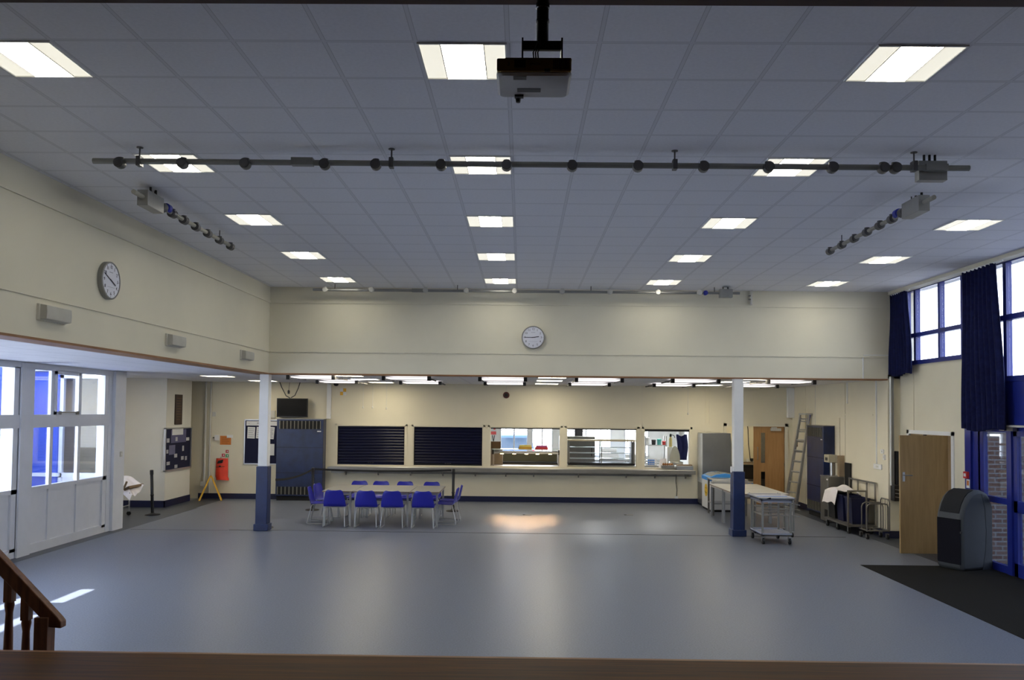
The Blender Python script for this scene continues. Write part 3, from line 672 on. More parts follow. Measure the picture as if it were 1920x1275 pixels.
# ------------------------------------------------------------------ television
tv = thing('television', 'black flat television mounted high on the wall above the blue cabinet', 'television', (-6.0, 21.68, 2.405))
MB().box(-.405, .405, -.02, .03, -.245, .25).build('case', BLACK, tv, bevel=.006)
MB().box(-.385, .385, -.023, -.0195, -.215, .235).build('screen', mat('tv_screen', (.004, .004, .005), .5, spec=.15), tv)
MB().box(-.1, .1, .03, .21, -.1, .1).build('wall_bracket', BLACK, tv)
tag(MB().tube([(-6.36, 21.75, 3.075), (-6.30, 21.7, 2.95), (-6.17, 21.68, 2.72), (-6.06, 21.68, 2.66)], .012, 6).tube([(-5.83, 21.75, 3.075), (-5.86, 21.7, 2.92), (-5.94, 21.68, 2.73), (-6.04, 21.68, 2.67)], .012, 6).build('television_cable', BLACK), 'black looped cables hanging from the low ceiling to the television', 'cable')
t = thing('hanging_plug', 'black plug dangling on a thin cord above the television', 'plug', (-6.11, 21.7, 2.8))
MB().lathe([(.01, -.03), (.028, -.02), (.03, .05), (.012, .07)], n=12).build('plug_body', BLACK, t); MB().cyl((0, 0, .07), (.02, 0, .27), .005, n=6).build('cord', BLACK, t)
tag(MB().box(-6.80, -6.50, YF-.06, YF, 2.145, 2.33).build('junction_box', CREAM), 'grey wall box at the lower left of the television', 'electrical box')
# ------------------------------------------------------------------ tall blue heater cabinets
def heater(lab, loc, rot, w, d, z0, z1):
    t = thing('air_heater', lab, 'heater cabinet', loc, rot)
    a = w/2
    MB().box(-a, a, 0, d, z0, z1).build('cabinet', HBLUE, t, bevel=.008)
    MB().box(-a-.012, a+.012, -.008, d, z1-.012, z1+.004).build('top_rim', STEELD, t)
    v = MB(); n = 11
    MB().box(-a+.08, a-.08, -.004, .004, z1-.26, z1-.05).build('outlet_recess', MATTE, t)
    for i in range(n+1):
        x = -a+.08+(2*a-.16)*i/n; v.box(x-.008, x+.008, -.012, .0, z1-.26, z1-.05)
    v.build('outlet_louvre', mat('heater_grille', (.20, .19, .15), .5, .3), t)
    v = MB(); MB().box(-a+.04, a-.04, -.004, .004, z0+.04, z0+.24).build('inlet_recess', MATTE, t)
    for i in range(n+1):
        x = -a+.05+(2*a-.1)*i/n; v.box(x-.012, x+.012, -.012, .0, z0+.04, z0+.24)
    v.build('inlet_louvre', mat('heater_grille', (.20, .19, .15), .5, .3), t)
    z = z0+(z1-z0)*.63; MB().box(-a, a, -.003, .001, z-.004, z+.004).build('panel_seam', MATTE, t)
    z = z0+(z1-z0)*.30; MB().box(-a, a, -.003, .001, z-.004, z+.004).build('panel_seam', MATTE, t)
    MB().box(a-.16, a-.06, -.005, .001, z1-.33, z1-.305).build('maker_plate', PAPER, t)
    MB().box(-a+.02, a-.02, .04, d, 0, z0).build('base', MATTE, t)
    return t
heater('tall dark blue heater cabinet with slotted grilles below the television', (-5.76, 21.58, 0), 0, 1.22, .31, .12, 2.12)
heater('tall navy heater cabinet with top grille on the right wall beside the ladder', (6.84, 19.49, 0), -PI/2, 1.08, .26, .12, 2.12)
# ------------------------------------------------------------------ noticeboards
nb = thing('noticeboard', 'navy felt noticeboard with white header partly behind the left pillar', 'noticeboard', (-6.865, YF, 1.5))
MB().box(-.43, .43, -.02, -.004, -.57, .57).build('felt', FELT, nb)
MB().box(-.45, .45, -.028, 0, .565, .59).box(-.45, .45, -.028, 0, -.59, -.565).box(-.45, -.425, -.028, 0, -.59, .59).box(.425, .45, -.028, 0, -.59, .59).build('frame', ALU, nb)
hd = MB().box(-7.26, -6.45, 21.872, 21.88, 1.93, 2.045).build('header_strip', PAPER); tag(hd, 'white header strip across the top of the navy noticeboard', 'sign')
MB().text('M', .07, (-6.95, 21.8715, 1.985), (1, 0, 0), (0, 0, 1)).text('o', .04, (-7.19, 21.8715, 1.985), (1, 0, 0), (0, 0, 1)).build('header_lettering', INK, hd)
def sheet(x0, x1, z0, z1, lab, tilt=0, m=PAPER, lines=5, wallx=None):
    if wallx is None:
        t = thing('paper_notice', lab, 'notice', ((x0+x1)/2, 21.878, (z0+z1)/2)); t.rotation_euler.y = tilt
        a, b = (x1-x0)/2, (z1-z0)/2
        MB().box(-a, a, -.002, 0, -b, b).build('sheet', m, t)
        l = MB()
        for i in range(lines):
            z = b*.7-(1.4*b)*i/max(1, lines-1); l.box(-a*.75, a*(.75-.3*(i % 3 == 2)), -.003, -.0019, z-.006, z+.006)
        l.build('printed_lines', mat('print_grey', (.3, .3, .34), .8), t)
    else:
        t = thing('paper_notice', lab, 'notice', (wallx, (x0+x1)/2, (z0+z1)/2), PI/2); t.rotation_euler.x = 0
        a, b = (x1-x0)/2, (z1-z0)/2
        MB().box(-a, a, -.002, 0, -b, b).build('sheet', m, t)
    return t
sheet(-7.23, -7.03, 1.59, 1.89, 'white notice at the left of the board behind the pillar, tilted slightly', .03)
sheet(-6.995, -6.80, 1.59, 1.89, 'white notice at the upper middle of the navy board, mostly behind the pillar', .06)
sheet(-6.72, -6.52, 1.58, 1.90, 'printed white notice at the upper right of the board behind the pillar', .08, lines=7)
sheet(-6.70, -6.51, 1.15, 1.45, 'plain white notice at the lower right of the navy board', 0, lines=0)
nb2 = thing('noticeboard', 'glazed navy noticeboard on the side wall left of the orange bag', 'noticeboard', (-8.5, 20.48, 1.375), PI/2)
MB().box(-.76, .76, -.02, -.002, -.5, .5).build('felt', FELT, nb2)
MB().box(-.79, .79, -.045, 0, .49, .52).box(-.79, .79, -.045, 0, -.52, -.49).box(-.79, -.755, -.045, 0, -.52, .52).box(.755, .79, -.045, 0, -.52, .52).build('frame', ALU, nb2)
B1 = [(20.1, 20.75, 1.71, 1.86, PAPER, 'wide white notice at the top of the glazed board'), (20.05, 20.95, 1.52, 1.84, mat('mauve_sheet', (.10, .10, .20), .8), 'large faded purple sheet behind the top notice on the glazed board'),
      (20.3, 20.42, 1.56, 1.66, PAPER2, 'small white slip under the top notice of the glazed board'), (19.80, 19.95, 1.54, 1.64, PAPER2, 'small slip near the upper left of the glazed board'),
      (20.95, 21.14, 1.55, 1.63, PAPER, 'small white notice near the right edge of the glazed board'), (19.95, 20.3, 1.24, 1.47, mat('mauve_sheet2', (.14, .14, .24), .8), 'faded purple sheet at the middle left of the glazed board'),
      (19.79, 19.9, 1.28, 1.37, PAPER2, 'small slip low at the left edge of the glazed board'), (20.72, 20.82, 1.3, 1.43, PAPER2, 'narrow slip right of centre on the glazed board'),
      (20.25, 20.42, 1.16, 1.25, PAPER2, 'round-looking slip at the centre of the glazed board'), (20.66, 20.82, 1.08, 1.17, PAPER2, 'lower slip right of centre on the glazed board'),
      (20.9, 21.02, 1.06, 1.16, PAPER2, 'slip at the lower right of the glazed board'), (19.82, 20.0, 1.0, 1.08, PAPER2, 'slip at the lower left of the glazed board'), (20.28, 20.45, .90, .98, PAPER2, 'lowest slip at the centre bottom of the glazed board')]
for i, (a, b, c, d, m, lab) in enumerate(B1):
    big = 'purple' in lab
    sheet(a, b, c, d, lab, m=m, wallx=-8.478 if big else -8.474)
pq = thing('wooden_plaque', 'tall dark wooden plaque above the glazed noticeboard', 'plaque', (-8.5, 20.47, 2.335), PI/2)
MB().box(-.21, .21, -.025, 0, -.37, .37).build('board', DARKW, pq, bevel=.006)
m = MB()
for i in range(9): m.box(-.15, .15-.04*(i % 3), -.028, -.0245, .27-.065*i, .285-.065*i)
m.build('gilt_lines', mat('gilt', (.14, .07, .03), .6), pq)
# ------------------------------------------------------------------ left end wall items
bag = thing('orange_bag', 'bright orange-red hanging bag with black panel on the far left wall', 'bag', (-7.88, 21.88, .5))
def bf(u, v):
    x = (u-.5)*(.34-.03*v); z = v*.56; d = .09*math.sin(PI*u)**.6*(1-.55*v); return (x+.0*v+(.02 if v < .1 else 0), -.012-d, z-.03*abs(u-.4)*(1-v))
MB().sheet(bf, 14, 12, .006).box(-.15, .15, -.012, 0, .02, .55).build('bag_body', ORANGE, bag)
MB().prism([(-.11, .42), (.03, .44), (.05, .53), (-.08, .50)], 'y', -.078, -.062).build('black_panel', MATTE, bag)
MB().bar((-.13, -.10, .33), (.10, -.10, .35), .008, .012).box(-.045, .0, -.112, -.09, .34, .37).build('strap', MATTE, bag)
MB().cyl((-.03, 0, .59), (-.03, -.04, .59), .008, n=8).cyl((-.03, -.02, .54), (-.03, -.02, .60), .004, n=6).build('hook', STEELD, bag)
t = thing('orange_sign', 'square orange notice on the wall above the hanging bag', 'sign', (-7.81, YF, 1.53)); MB().box(-.145, .145, -.006, 0, -.115, .12).build('sign_plate', OSIGN, t)
m = MB()
for i in range(4): m.box(-.10, .09-.03*(i % 2), -.0075, -.0055, .06-.045*i, .072-.045*i)
m.build('sign_lettering', mat('sign_print', (.35, .10, .02), .7), t)
tag(MB().box(-7.77, -7.62, YF-.03, YF, 1.60, 1.675).build('white_box', PLAST), 'small white box at the top right of the orange notice', 'electrical box')
t = thing('thermostat', 'white control unit left of the orange notice', 'thermostat', (-8.04, YF, 1.6)); MB().box(-.05, .06, -.05, 0, -.07, .07).build('case', PLAST, t, bevel=.004); MB().cyl((-.05, -.03, 0), (-.10, -.03, 0), .012, n=8).build('knob', BLACK, t)
for (x0, x1, z0, z1, m_, lab) in ((-7.80, -7.725, 1.20, 1.28, RED, 'small red fire sign, uppermost, above the orange bag'), (-7.90, -7.82, 1.10, 1.18, RED, 'small red fire sign just above the orange bag'), (-7.80, -7.72, 1.09, 1.165, GREEN, 'small green safety sign beside the red fire signs')):
    t = thing('safety_sign', lab, 'sign', ((x0+x1)/2, YF, (z0+z1)/2)); a = (x1-x0)/2; b = (z1-z0)/2
    MB().box(-a, a, -.005, 0, -b, b).build('sign_plate', m_, t); MB().box(-a*.15, a*.5, -.0065, -.0045, -b*.5, b*.5).build('symbol', PAPER, t)
pp = thing('wall_pipes', 'pair of vertical painted pipes on the wall left of the orange bag', 'pipes', (-8.27, 21.86, 0))
MB().cyl((-.07, 0, .42), (-.07, 0, ZS+.01), .03, n=12).build('pipe', CREAM, pp); MB().cyl((.06, 0, .15), (.06, 0, ZS+.01), .022, n=12).build('pipe', CREAM, pp)
MB().box(-.15, -.01, -.04, .03, .33, .45).build('pipe_box', CREAM, pp)
tag(MB().box(-8.17, -8.08, YF-.03, YF, 2.16, 2.28).build('wall_switch', CREAM), 'small grey wall switch beside the vertical pipes', 'switch')
ws = thing('caution_sign', 'yellow folding floor sign seen edge-on in front of the orange bag', 'floor sign', (-8.03, 21.5, 0), .356)
for s in (-1, 1): 
    MB().add(*(lambda p, q: ([ (p[0]-.022, -.16, p[1]), (p[0]+.022, -.16, p[1]), (q[0]+.018, -.11, q[1]), (q[0]-.018, -.11, q[1]), (p[0]-.022, .16, p[1]), (p[0]+.022, .16, p[1]), (q[0]+.018, .11, q[1]), (q[0]-.018, .11, q[1])], [(0, 1, 2, 3), (7, 6, 5, 4), (0, 4, 5, 1), (1, 5, 6, 2), (2, 6, 7, 3), (3, 7, 4, 0)]))((s*.27, 0), (s*.012, .62))).build('panel', YEL, ws)
MB().lathe([(.02, -.11), (.025, -.1), (.025, .1), (.02, .11)], (0, 0, .61), 10, 'y').build('hinge', YEL, ws)
# trolley bed in the alcove
tb = thing('folding_bed', 'wheeled folding bed frame under a crumpled white cover in the left alcove', 'trolley', (-8.75, 18.0, 0))
MB().cyl((-.4, -.3, .56), (.25, -.3, .56), .018, n=10).cyl((-.4, .3, .56), (.25, .3, .56), .018, n=10).cyl((.12, -.3, .08), (.12, -.3, .56), .018, n=10).cyl((.12, .3, .08), (.12, .3, .56), .018, n=10).cyl((.12, -.3, .22), (.12, .3, .22), .014, n=8).cyl((-.35, -.3, .2), (.12, -.3, .2), .014, n=8).cyl((.2, -.3, .52), (.42, -.3, .55), .01, n=8).build('frame', TUBE, tb)
for y in (-.3, .3): MB().cyl((.12, y-.015, .045), (.12, y+.015, .045), .045, n=16).build('caster', BLACK, tb)
MB().sheet(lambda u, v: (-.5+.9*u, -.34+.68*v, .60+.0*u+(.0 if u < .8 else .5*(u-.8))), 10, 4, .05).build('mattress', BROWN, tb)
def cf(u, v):
    x = -.55+1.0*u; y = -.38+.76*v; z = .82+.035*math.sin(9*u+3*v)+.02*math.sin(17*v)-(.0 if u < .72 else 1.3*(u-.72)**1.1*(.7+.3*math.sin(5*v)))-(.22*max(0, .16-v)/.16)
    return (x, y, z)
MB().sheet(cf, 30, 16, .01).build('cover', CLOTH, tb)
MB().tube([(.05, -.36, .52), (.2, -.37, .56), (.33, -.38, .68), (.38, -.38, .80)], .022, 8).build('end_board', BROWN, tb)
# ------------------------------------------------------------------ wall fittings, rear wall
tag(MB().box(-5.14, -5.03, YF-.05, YF, 2.13, ZS+.015).build('conduit_box', WPAINT), 'pale boxed conduit from ceiling to the top of the blue cabinet', 'conduit')
t = thing('dome_camera', 'small dark dome camera under the low ceiling by the boxed conduit', 'camera', (-4.8, 21.4, ZS+.015)); MB().lathe([(.08, 0), (.08, -.03)], n=20).build('base', PLAST, t); MB().lathe([(.068, -.03), (.06, -.07), (.035, -.095), (.001, -.102)], n=20).build('dome', BLACK, t)
t = thing('wall_sign', 'yellow and white chequered square sign high on the wall', 'sign', (-4.72, YF, 2.845)); MB().box(-.08, .08, -.006, 0, -.09, .09).build('sign_plate', PAPER, t); MB().box(-.0, .08, -.008, -.005, .0, .09).box(-.08, .0, -.008, -.005, -.09, 0).build('yellow_quarters', YEL, t)
for x, z0, lab in ((-4.15, 2.42, 'pull cord left of three above the left shutter'), (-3.90, 2.42, 'pull cord middle of three above the left shutter'), (-3.54, 2.40, 'pull cord right of three above the left shutter'), (4.33, 2.34, 'single pull cord left of the right pillar'), (6.98, 2.05, 'pull cord right of the ladder top on the right wall')):
    y = 21.7 if x < 6 else 19.85
    t = thing('pull_cord', lab, 'pull cord', (x, y, z0)); MB().cyl((0, 0, .03), (0, 0, ZS+.015-z0), .005, n=6).build('cord', CREAM, t); MB().lathe([(.006, .05), (.018, .03), (.02, 0), (.01, -.01)], n=10).build('pull', CREAM if x < 6 else BROWN, t)
t = thing('fire_alarm', 'round dark red alarm sounder high on the rear wall', 'alarm', (-.41, YF, 2.80)); MB().lathe([(.085, 0), (.085, -.03), (.075, -.045), (.03, -.06), (.001, -.06)], n=24, ax='y').build('sounder', mat('dark_red', (.10, .012, .012), .5), t); MB().lathe([(.055, -.045), (.05, -.065), (.001, -.066)], n=20, ax='y').build('grille', BLACK, t)
MB().box(-.012, .012, -.02, 0, .08, ZS+.015-2.8).build('conduit', WALLB, t)
tag(MB().box(4.82, 4.86, YF-.02, YF, 2.12, ZS).box(4.92, 4.95, YF-.02, YF, 2.12, ZS).build('trunking', WALL), 'painted vertical trunking on the wall left of the doorway', 'trunking')
tag(MB().box(6.95, XRR, YF-.14, YF, 2.28, ZS).build('boxed_duct', WPAINT), 'white boxed duct hanging from the low ceiling in the right corner', 'duct')
tag(MB().box(3.16, 3.17, YF-.008, YF, 2.0, ZS).build('trunking', WALLB), 'thin vertical trunking above the right-hand hatch', 'trunking')
# ---- timber double door leaf (right leaf closed)
d = sroot('door_4', (6.1, YF+.03, 0))
dm = wall(MB(), 'y', 0, .045, 0, .80, 0.008, 2.04, [(.19, .30, 1.09, 1.88), (.19, .30, .40, .86)])
struct('leaf', dm, OAK2, d, bevel=.002)
struct('vision_panel', MB().box(.19, .30, .018, .026, 1.09, 1.88), DGLASS, d); struct('vision_panel', MB().box(.19, .30, .018, .026, .40, .86), DGLASS, d)
struct('door_closer', MB().box(.43, .70, -.06, 0, 1.93, 2.0).box(.46, .6, -.03, 0, 2.0, 2.03), CREAM, d)
struct('pull_handle', MB().tube([(.09, 0, 1.18), (.09, -.05, 1.19), (.09, -.05, 1.49), (.09, 0, 1.5)], .011, 10), STEELD, d)
struct('hinge', MB().cyl((.80, -.005, .2), (.80, -.005, .3), .01, n=8).cyl((.80, -.005, 1.0), (.80, -.005, 1.1), .01, n=8).cyl((.80, -.005, 1.75), (.80, -.005, 1.85), .01, n=8), STEELD, d)
# ------------------------------------------------------------------ kitchen behind the hatches
KW = mat('kitchen_wall_white', (.86, .87, .86), .5, var=.02)
struct('kitchen_wall_back', wall(MB(), 'y', 26.8, 26.95, -5.2, XR, 0, 2.75, [(-.69, .22, .95, 2.3), (.32, 1.02, .95, 2.3), (1.25, 2.9, .95, 2.3), (3.3, 4.1, .95, 2.3)]), KW)
struct('kitchen_wall_left', MB().box(-5.3, -5.2, YF+.15, 26.95, 0, 2.75), KW)
struct('kitchen_partition', MB().box(4.95, 5.03, YF+.15, 26.8, 0, 2.75), KW)
struct('kitchen_ceiling', MB().box(-5.3, XR, YF+.15, 26.95, 2.7, 2.8), KW)
struct('kitchen_upper_wall', MB().box(-12, XR, YF+.15, YF+.2, 2.65, ZS+.2), KW)
struct('corridor_wall_right', MB().box(XRR, XRR+.1, YF+.15, 26.8, 0, 2.75), WALL)
struct('corridor_wall_end', MB().box(5.03, XRR, 24.6, 24.7, 0, 2.75), WALL)
struct('kitchen_floor', MB().box(-5.2, XRR, YF+.15, 26.8, 0, .002), mat('kitchen_floor', (.35, .33, .30), .5))
kf = MB()
for a, b in ((-.69, .22), (.32, 1.02), (1.25, 2.9), (3.3, 4.1)):
    kf.box(a, a+.04, 26.78, 26.9, .95, 2.3).box(b-.04, b, 26.78, 26.9, .95, 2.3).box(a, b, 26.78, 26.9, .95, .99).box(a, b, 26.78, 26.9, 2.26, 2.3).box((a+b)/2-.02, (a+b)/2+.02, 26.8, 26.88, .95, 2.3)
struct('window_8', kf, WHITE)
for x, y, lab in ((-.2, 24.6, 'unseen ceiling light added to brighten the kitchen beyond the left open hatch'), (2.2, 24.6, 'unseen ceiling light added to brighten the kitchen beyond the glass display'), (4.0, 24.2, 'unseen ceiling light added to brighten the kitchen above the meat slicer'), (6.0, 23.4, 'ceiling light inside the small room behind the oak door')):  # out-of-view panels added so the kitchen reads bright
    t = thing('ceiling_light', lab, 'ceiling light', (x, y, 2.7), 0, 'unseen kitchen ceiling lights')
    MB().box(-.3, .3, -.3, .3, -.03, 0).build('housing', WPAINT, t); MB().box(-.27, .27, -.27, .27, -.036, -.028).build('diffuser', LAMPK if x < 5 else LAMPW, t)
# heated servery with gantry
g = thing('heated_servery', 'stainless heated servery with glass-topped lamp gantry in the left open hatch', 'servery', (.13, 22.5, 0))
MB().box(-.95, .95, -.3, .4, 0, .905).build('counter', STEEL, g, bevel=.01)
for s in (-1, 1): MB().box(s*.88-.012, s*.88+.012, -.11, -.085, .9, 1.24).build('gantry_post', STEEL, g); MB().box(s*.88-.012, s*.88+.012, .2, .225, .9, 1.34).build('gantry_post', STEEL, g)
MB().prism([(-.16, 1.24), (.24, 1.24), (.24, 1.30), (-.14, 1.30)], 'x', -.90, .90).build('lamp_housing', STEELD, g)
MB().box(-.90, .90, -.2, .3, 1.345, 1.357).build('glass_shelf', mat('pale_glass', (.75, .82, .80), .15), g)
for s in (-1, 1): MB().box(s*.89-.025, s*.89+.025, -.18, .26, 1.22, 1.35).build('end_cap', BLACK, g)
for k, x in enumerate((-.65, -.32, .01, .31, .65)):
    MB().lathe([(.05, 1.24), (.042, 1.225), (.02, 1.222)], (x, -.02, 0), 14).build('heat_lamp', HEAT, g)
    l = bpy.data.lights.new('heat_spot', 'SPOT'); l.energy = 26; l.color = (1, .62, .33); l.spot_size = math.radians(11+1.5*(k % 2)); l.spot_blend = .9; l.shadow_soft_size = .03
    lo = bpy.data.objects.new('heat_spot', l); C.objects.link(lo); p = Vector((.13+x, 22.28, 1.225)); lo.location = p
    lo.rotation_euler = (Vector((.13+x*.95-.07, (18.55, 18.35, 18.15, 18.4, 18.6)[k], 0))-p).to_track_quat('-Z', 'Y').to_euler()
# cooker range behind
t = thing('cooking_range', 'dark steel cooking range and splashback behind the heated servery', 'cooker', (.02, 24.1, 0))
MB().box(-1.05, 1.05, 0, .8, 0, .86).build('body', STEELD, t); MB().box(-1.05, 1.05, .7, .8, .86, 1.19).build('splashback', mat('greenish_steel', (.16, .16, .10), .5, .4), t)
MB().box(-1.03, 1.03, .05, .7, .86, .90).build('hob', BLACK, t)
m = MB()
for i in range(12): m.cyl((-.95+.17*i, -.03, .78), (-.95+.17*i, 0, .78), .02, n=10)
m.build('control_knobs', BLACK, t)
t = thing('steel_cabinet', 'tall steel cabinet between the left and middle open hatches', 'cabinet', (1.62, 24.2, 0)); MB().box(-.5, .52, 0, .7, 0, 1.66).build('body', mat('cab_steel', (.24, .235, .22), .45, .7), t, bevel=.01); MB().box(-.48, .50, -.02, 0, .9, 1.55).build('door', mat('cab_steel', (.24, .235, .22), .45, .7), t); MB().cyl((.42, -.05, 1.1), (.42, -.05, 1.35), .012, n=8).build('handle', BLACK, t)
tag(MB().box(1.62, 1.86, 25.2, 25.4, 1.5, 2.7).build('extract_duct', MATTE), 'black vertical duct behind the tall steel cabinet', 'duct')
t = thing('brown_box', 'brown cardboard box at the left edge of the first open hatch', 'box', (-.76, 23.3, 0)); MB().box(-.2, .18, 0, .3, 1.33, 1.52).build('carton', BROWN, t, bevel=.004); MB().box(-.2, .18, .12, .18, 1.519, 1.523).build('packing_tape', CARD2, t)
tag(MB().box(-1.05, -.52, 23.25, 23.7, 0, 1.328).build('side_cabinet', STEELD), 'dark steel side cabinet carrying the brown cardboard box', 'cabinet')
t = thing('fire_notice', 'red and white notice on the kitchen wall at the left of the first open hatch', 'sign', (-.9, 26.8, 1.72)); MB().box(-.09, .09, -.01, 0, -.1, .25).build('sign_plate', PAPER, t); MB().box(-.085, .085, -.013, -.009, -.1, -.0).box(.0, .06, -.013, -.009, .06, .16).build('red_blocks', mat('pale_red', (.8, .12, .12), .6), t); 
t = thing('black_tongs', 'small black forked tool hanging below the red and white notice', 'utensil', (-.9, 26.78, 1.52)); MB().bar((-.04, 0, .08), (0, 0, -.12), .02, .015).bar((.04, 0, .08), (0, 0, -.12), .02, .015).build('tongs', BLACK, t)
def pack(x0, x1, y, z, h, m1, m2, lab, m3=None):
    t = thing('food_packet', lab, 'packet', ((x0+x1)/2, y, z)); a = (x1-x0)/2
    MB().box(-a, a, -.05, .06, 0, h*.55).build('lower_box', m1, t, bevel=.003); MB().box(-a*.9, a*.9, -.04, .05, h*.55, h).build('upper_box', m2, t, bevel=.003)
    if m3:
        MB().box(-a-.012, -a, -.055, .065, 0, h*.9).build('end_label', m3, t)
pack(-.07, .28, 22.55, 1.358, .11, mat('gold_pack', (.75, .42, .05), .5), mat('yellow_pack', (.9, .75, .2), .5), 'yellow and brown packet boxes on the gantry glass shelf', CBLUE)
pack(.38, .72, 22.55, 1.358, .10, mat('red_pack', (.75, .05, .06), .5), mat('pink_pack', (.6, .1, .3), .5), 'red and pink packet boxes on the gantry glass shelf', MATTE)
# glass display cabinet
g = thing('display_cabinet', 'glass-fronted food display cabinet with shelves in the middle open hatch', 'display cabinet', (2.14, 22.25, 0))
MB().box(-.95, .95, -.12, .55, 0, .96).build('counter', STEEL, g, bevel=.008)
MB().box(-.89, .89, -.02, .5, .962, 1.02).build('base_tray', BLACK, g)
for x in (-.86, -.0, .86): MB().box(x-.012, x+.012, -.02, .0, 1.0, 1.60).build('upright', STEELD, g); MB().box(x-.012, x+.012, .48, .5, 1.0, 1.60).build('upright', STEELD, g)
MB().box(.80, .90, .05, .45, 1.0, 1.58).build('end_panel', STEELD, g)
for z in (1.13, 1.275, 1.43): MB().box(-.84, .78, 0, .46, z, z+.008).box(-.86, .80, -.01, .0, z-.004, z+.012).build('shelf', mat('shelf_glass_edge', (.65, .70, .70), .2), g)
MB().box(-.90, .90, -.06, .52, 1.60, 1.64).build('top', mat('pale_wood_top', (.62, .52, .36), .5), g, bevel=.004)
MB().box(-.85, .85, -.018, -.012, 1.0, 1.6).build('front_glass', GLASS, g)
# white worktops and machines seen bright behind the display cabinet
t = thing('steel_worktable', 'long bright steel worktable under the kitchen windows', 'worktable', (3.2, 25.9, 0)); MB().box(-1.2, 1.5, 0, .7, .86, .9).build('worktop', STEEL, t); 
for x in (-1.15, .1, 1.4): MB().box(x, x+.04, .02, .06, 0, .86).build('leg', STEEL, t); MB().box(x, x+.04, .6, .64, 0, .86).build('leg', STEEL, t)
t = thing('white_mixer', 'white food machine on the worktable behind the display cabinet', 'food machine', (2.75, 26.2, .9)); MB().box(-.3, .3, -.15, .15, 0, .22).build('base', PLAST, t, bevel=.03); MB().box(-.25, .25, -.1, .15, .22, .36).build('head', PLAST, t, bevel=.04)
t = thing('white_tray_stack', 'stack of white trays on the worktable seen through the display glass', 'trays', (3.5, 26.15, .9)); MB().box(-.25, .25, -.2, .2, 0, .05).box(-.25, .25, -.2, .2, .06, .11).box(-.25, .25, -.2, .2, .12, .17).build('tray', PLAST, t)
# right hatch clutter
g = thing('meat_slicer', 'food slicer with tall grey oval plate in the right-hand hatch', 'slicer', (4.17, 22.55, 0))
MB().box(-.55, .24, -.2, .4, 0, .955).build('stand', STEEL, g)
def oval(u, v):
    a = 2*PI*u; return (-.02+v*.135*math.cos(a)*(1.0-.25*math.sin(a)), .0, 1.2+v*.26*math.sin(a))
MB().prism([( -.02+.135*math.cos(2*PI*k/28)*(1-.25*math.sin(2*PI*k/28)), 1.21+.27*math.sin(2*PI*k/28)) for k in range(28)], 'y', 0, .02).build('oval_plate', mat('slicer_grey', (.42, .42, .36), .5), g)
MB().box(-.15, .2, -.02, .25, .957, 1.06).build('base', STEEL, g, bevel=.02)
t = thing('squeeze_bottle', 'tall yellow bottle with black cap above the grey oval plate', 'bottle', (4.13, 23.1, 1.436)); MB().lathe([(.035, 0), (.045, .02), (.045, .20), (.03, .26), (.02, .28)], n=16).build('bottle_body', mat('mustard_yellow', (.75, .62, .25), .5), t); MB().lathe([(.03, .28), (.03, .34), (.012, .36)], n=12).tube([(.02, 0, .33), (.09, 0, .32), (.12, 0, .25)], .01, 8).build('cap', BLACK, t)
tag(MB().box(4.02, 4.3, 22.97, 23.3, 0, 1.435).build('bottle_stand', PLAST), 'pale cabinet carrying the yellow bottle behind the slicer', 'cabinet')
t = thing('hot_plate', 'steel bain-marie tray with brown lid on the shelf in the right hatch', 'tray', (4.24, 21.76, .899))
MB().box(-.22, .22, -.12, .14, 0, .11).build('pan', STEEL, t, bevel=.008); MB().box(-.19, .2, -.1, .12, .111, .135).build('food', BROWN, t)
t = thing('blue_apron', 'navy apron hanging at the right side of the right-hand hatch', 'apron', (4.55, 23.6, 1.05)); MB().sheet(lambda u, v: (-.15+.30*u-.02*math.cos(6*v), .02*math.sin(14*u), .72*v), 10, 8, .01).build('cloth_panel', mat('navy_cloth', (.008, .012, .08), .9), t)
t = thing('plastic_bag', 'clear white plastic bag hanging above the navy apron', 'bag', (4.50, 23.5, 1.72)); MB().lathe([(.001, -.0), (.07, .03), (.09, .1), (.07, .2), (.02, .28), (.03, .3)], n=10).build('bag_body', mat('clear_white_bag', (.8, .82, .85), .2), t)
tag(MB().box(4.4, 4.7, 23.62, 23.66, 1.95, 2.02).build('hook_rail', STEELD), 'coat hook rail above the navy apron', 'hook rail')
t = thing('white_basket', 'white plastic basket at the lower left of the right-hand hatch', 'basket', (3.50, 22.55, .96))
m = MB(); m.box(-.15, .15, -.12, .12, 0, .01)
for k in range(7): m.box(-.15+.047*k-.004, -.15+.047*k+.004, -.125, -.115, 0, .17)
for z in (.04, .1, .16): m.box(-.155, .155, -.13, -.12, z, z+.012).box(-.155, .155, .12, .13, z, z+.012).box(-.155, -.145, -.12, .12, z, z+.012).box(.145, .155, -.12, .12, z, z+.012)
m.build('basket_wire', PLAST, t); MB().box(-.08, .1, -.05, .05, .01, .15).build('packet', CBLUE, t)
tag(MB().box(3.28, 3.62, 22.38, 22.75, 0, .955).build('counter_cabinet', STEEL), 'steel counter below the white basket in the right-hand hatch', 'counter')
t = thing('pastry_tray', 'wire tray piled with brown rolls in the right-hand hatch', 'tray', (3.83, 21.82, .93)); MB().box(-.16, .16, -.06, .08, 0, .07).build('tray_body', STEELD, t)
for k in range(5): MB().lathe([(.001, 0), (.032, .01), (.035, .04), (.001, .07)], (-.11+.055*k, 0, .072), 10).build('roll', mat('roll_brown', (.38, .18, .07), .8), t)
t = thing('white_carrier', 'crumpled white paper bag behind the brown rolls', 'bag', (3.74, 22.05, .89)); MB().sheet(lambda u, v: (.12*math.cos(2*PI*u)*(1-.3*v), .06*math.sin(2*PI*u), .26*v+.02*math.sin(9*u)), 14, 5, .004).build('bag_body', CLOTH, t)
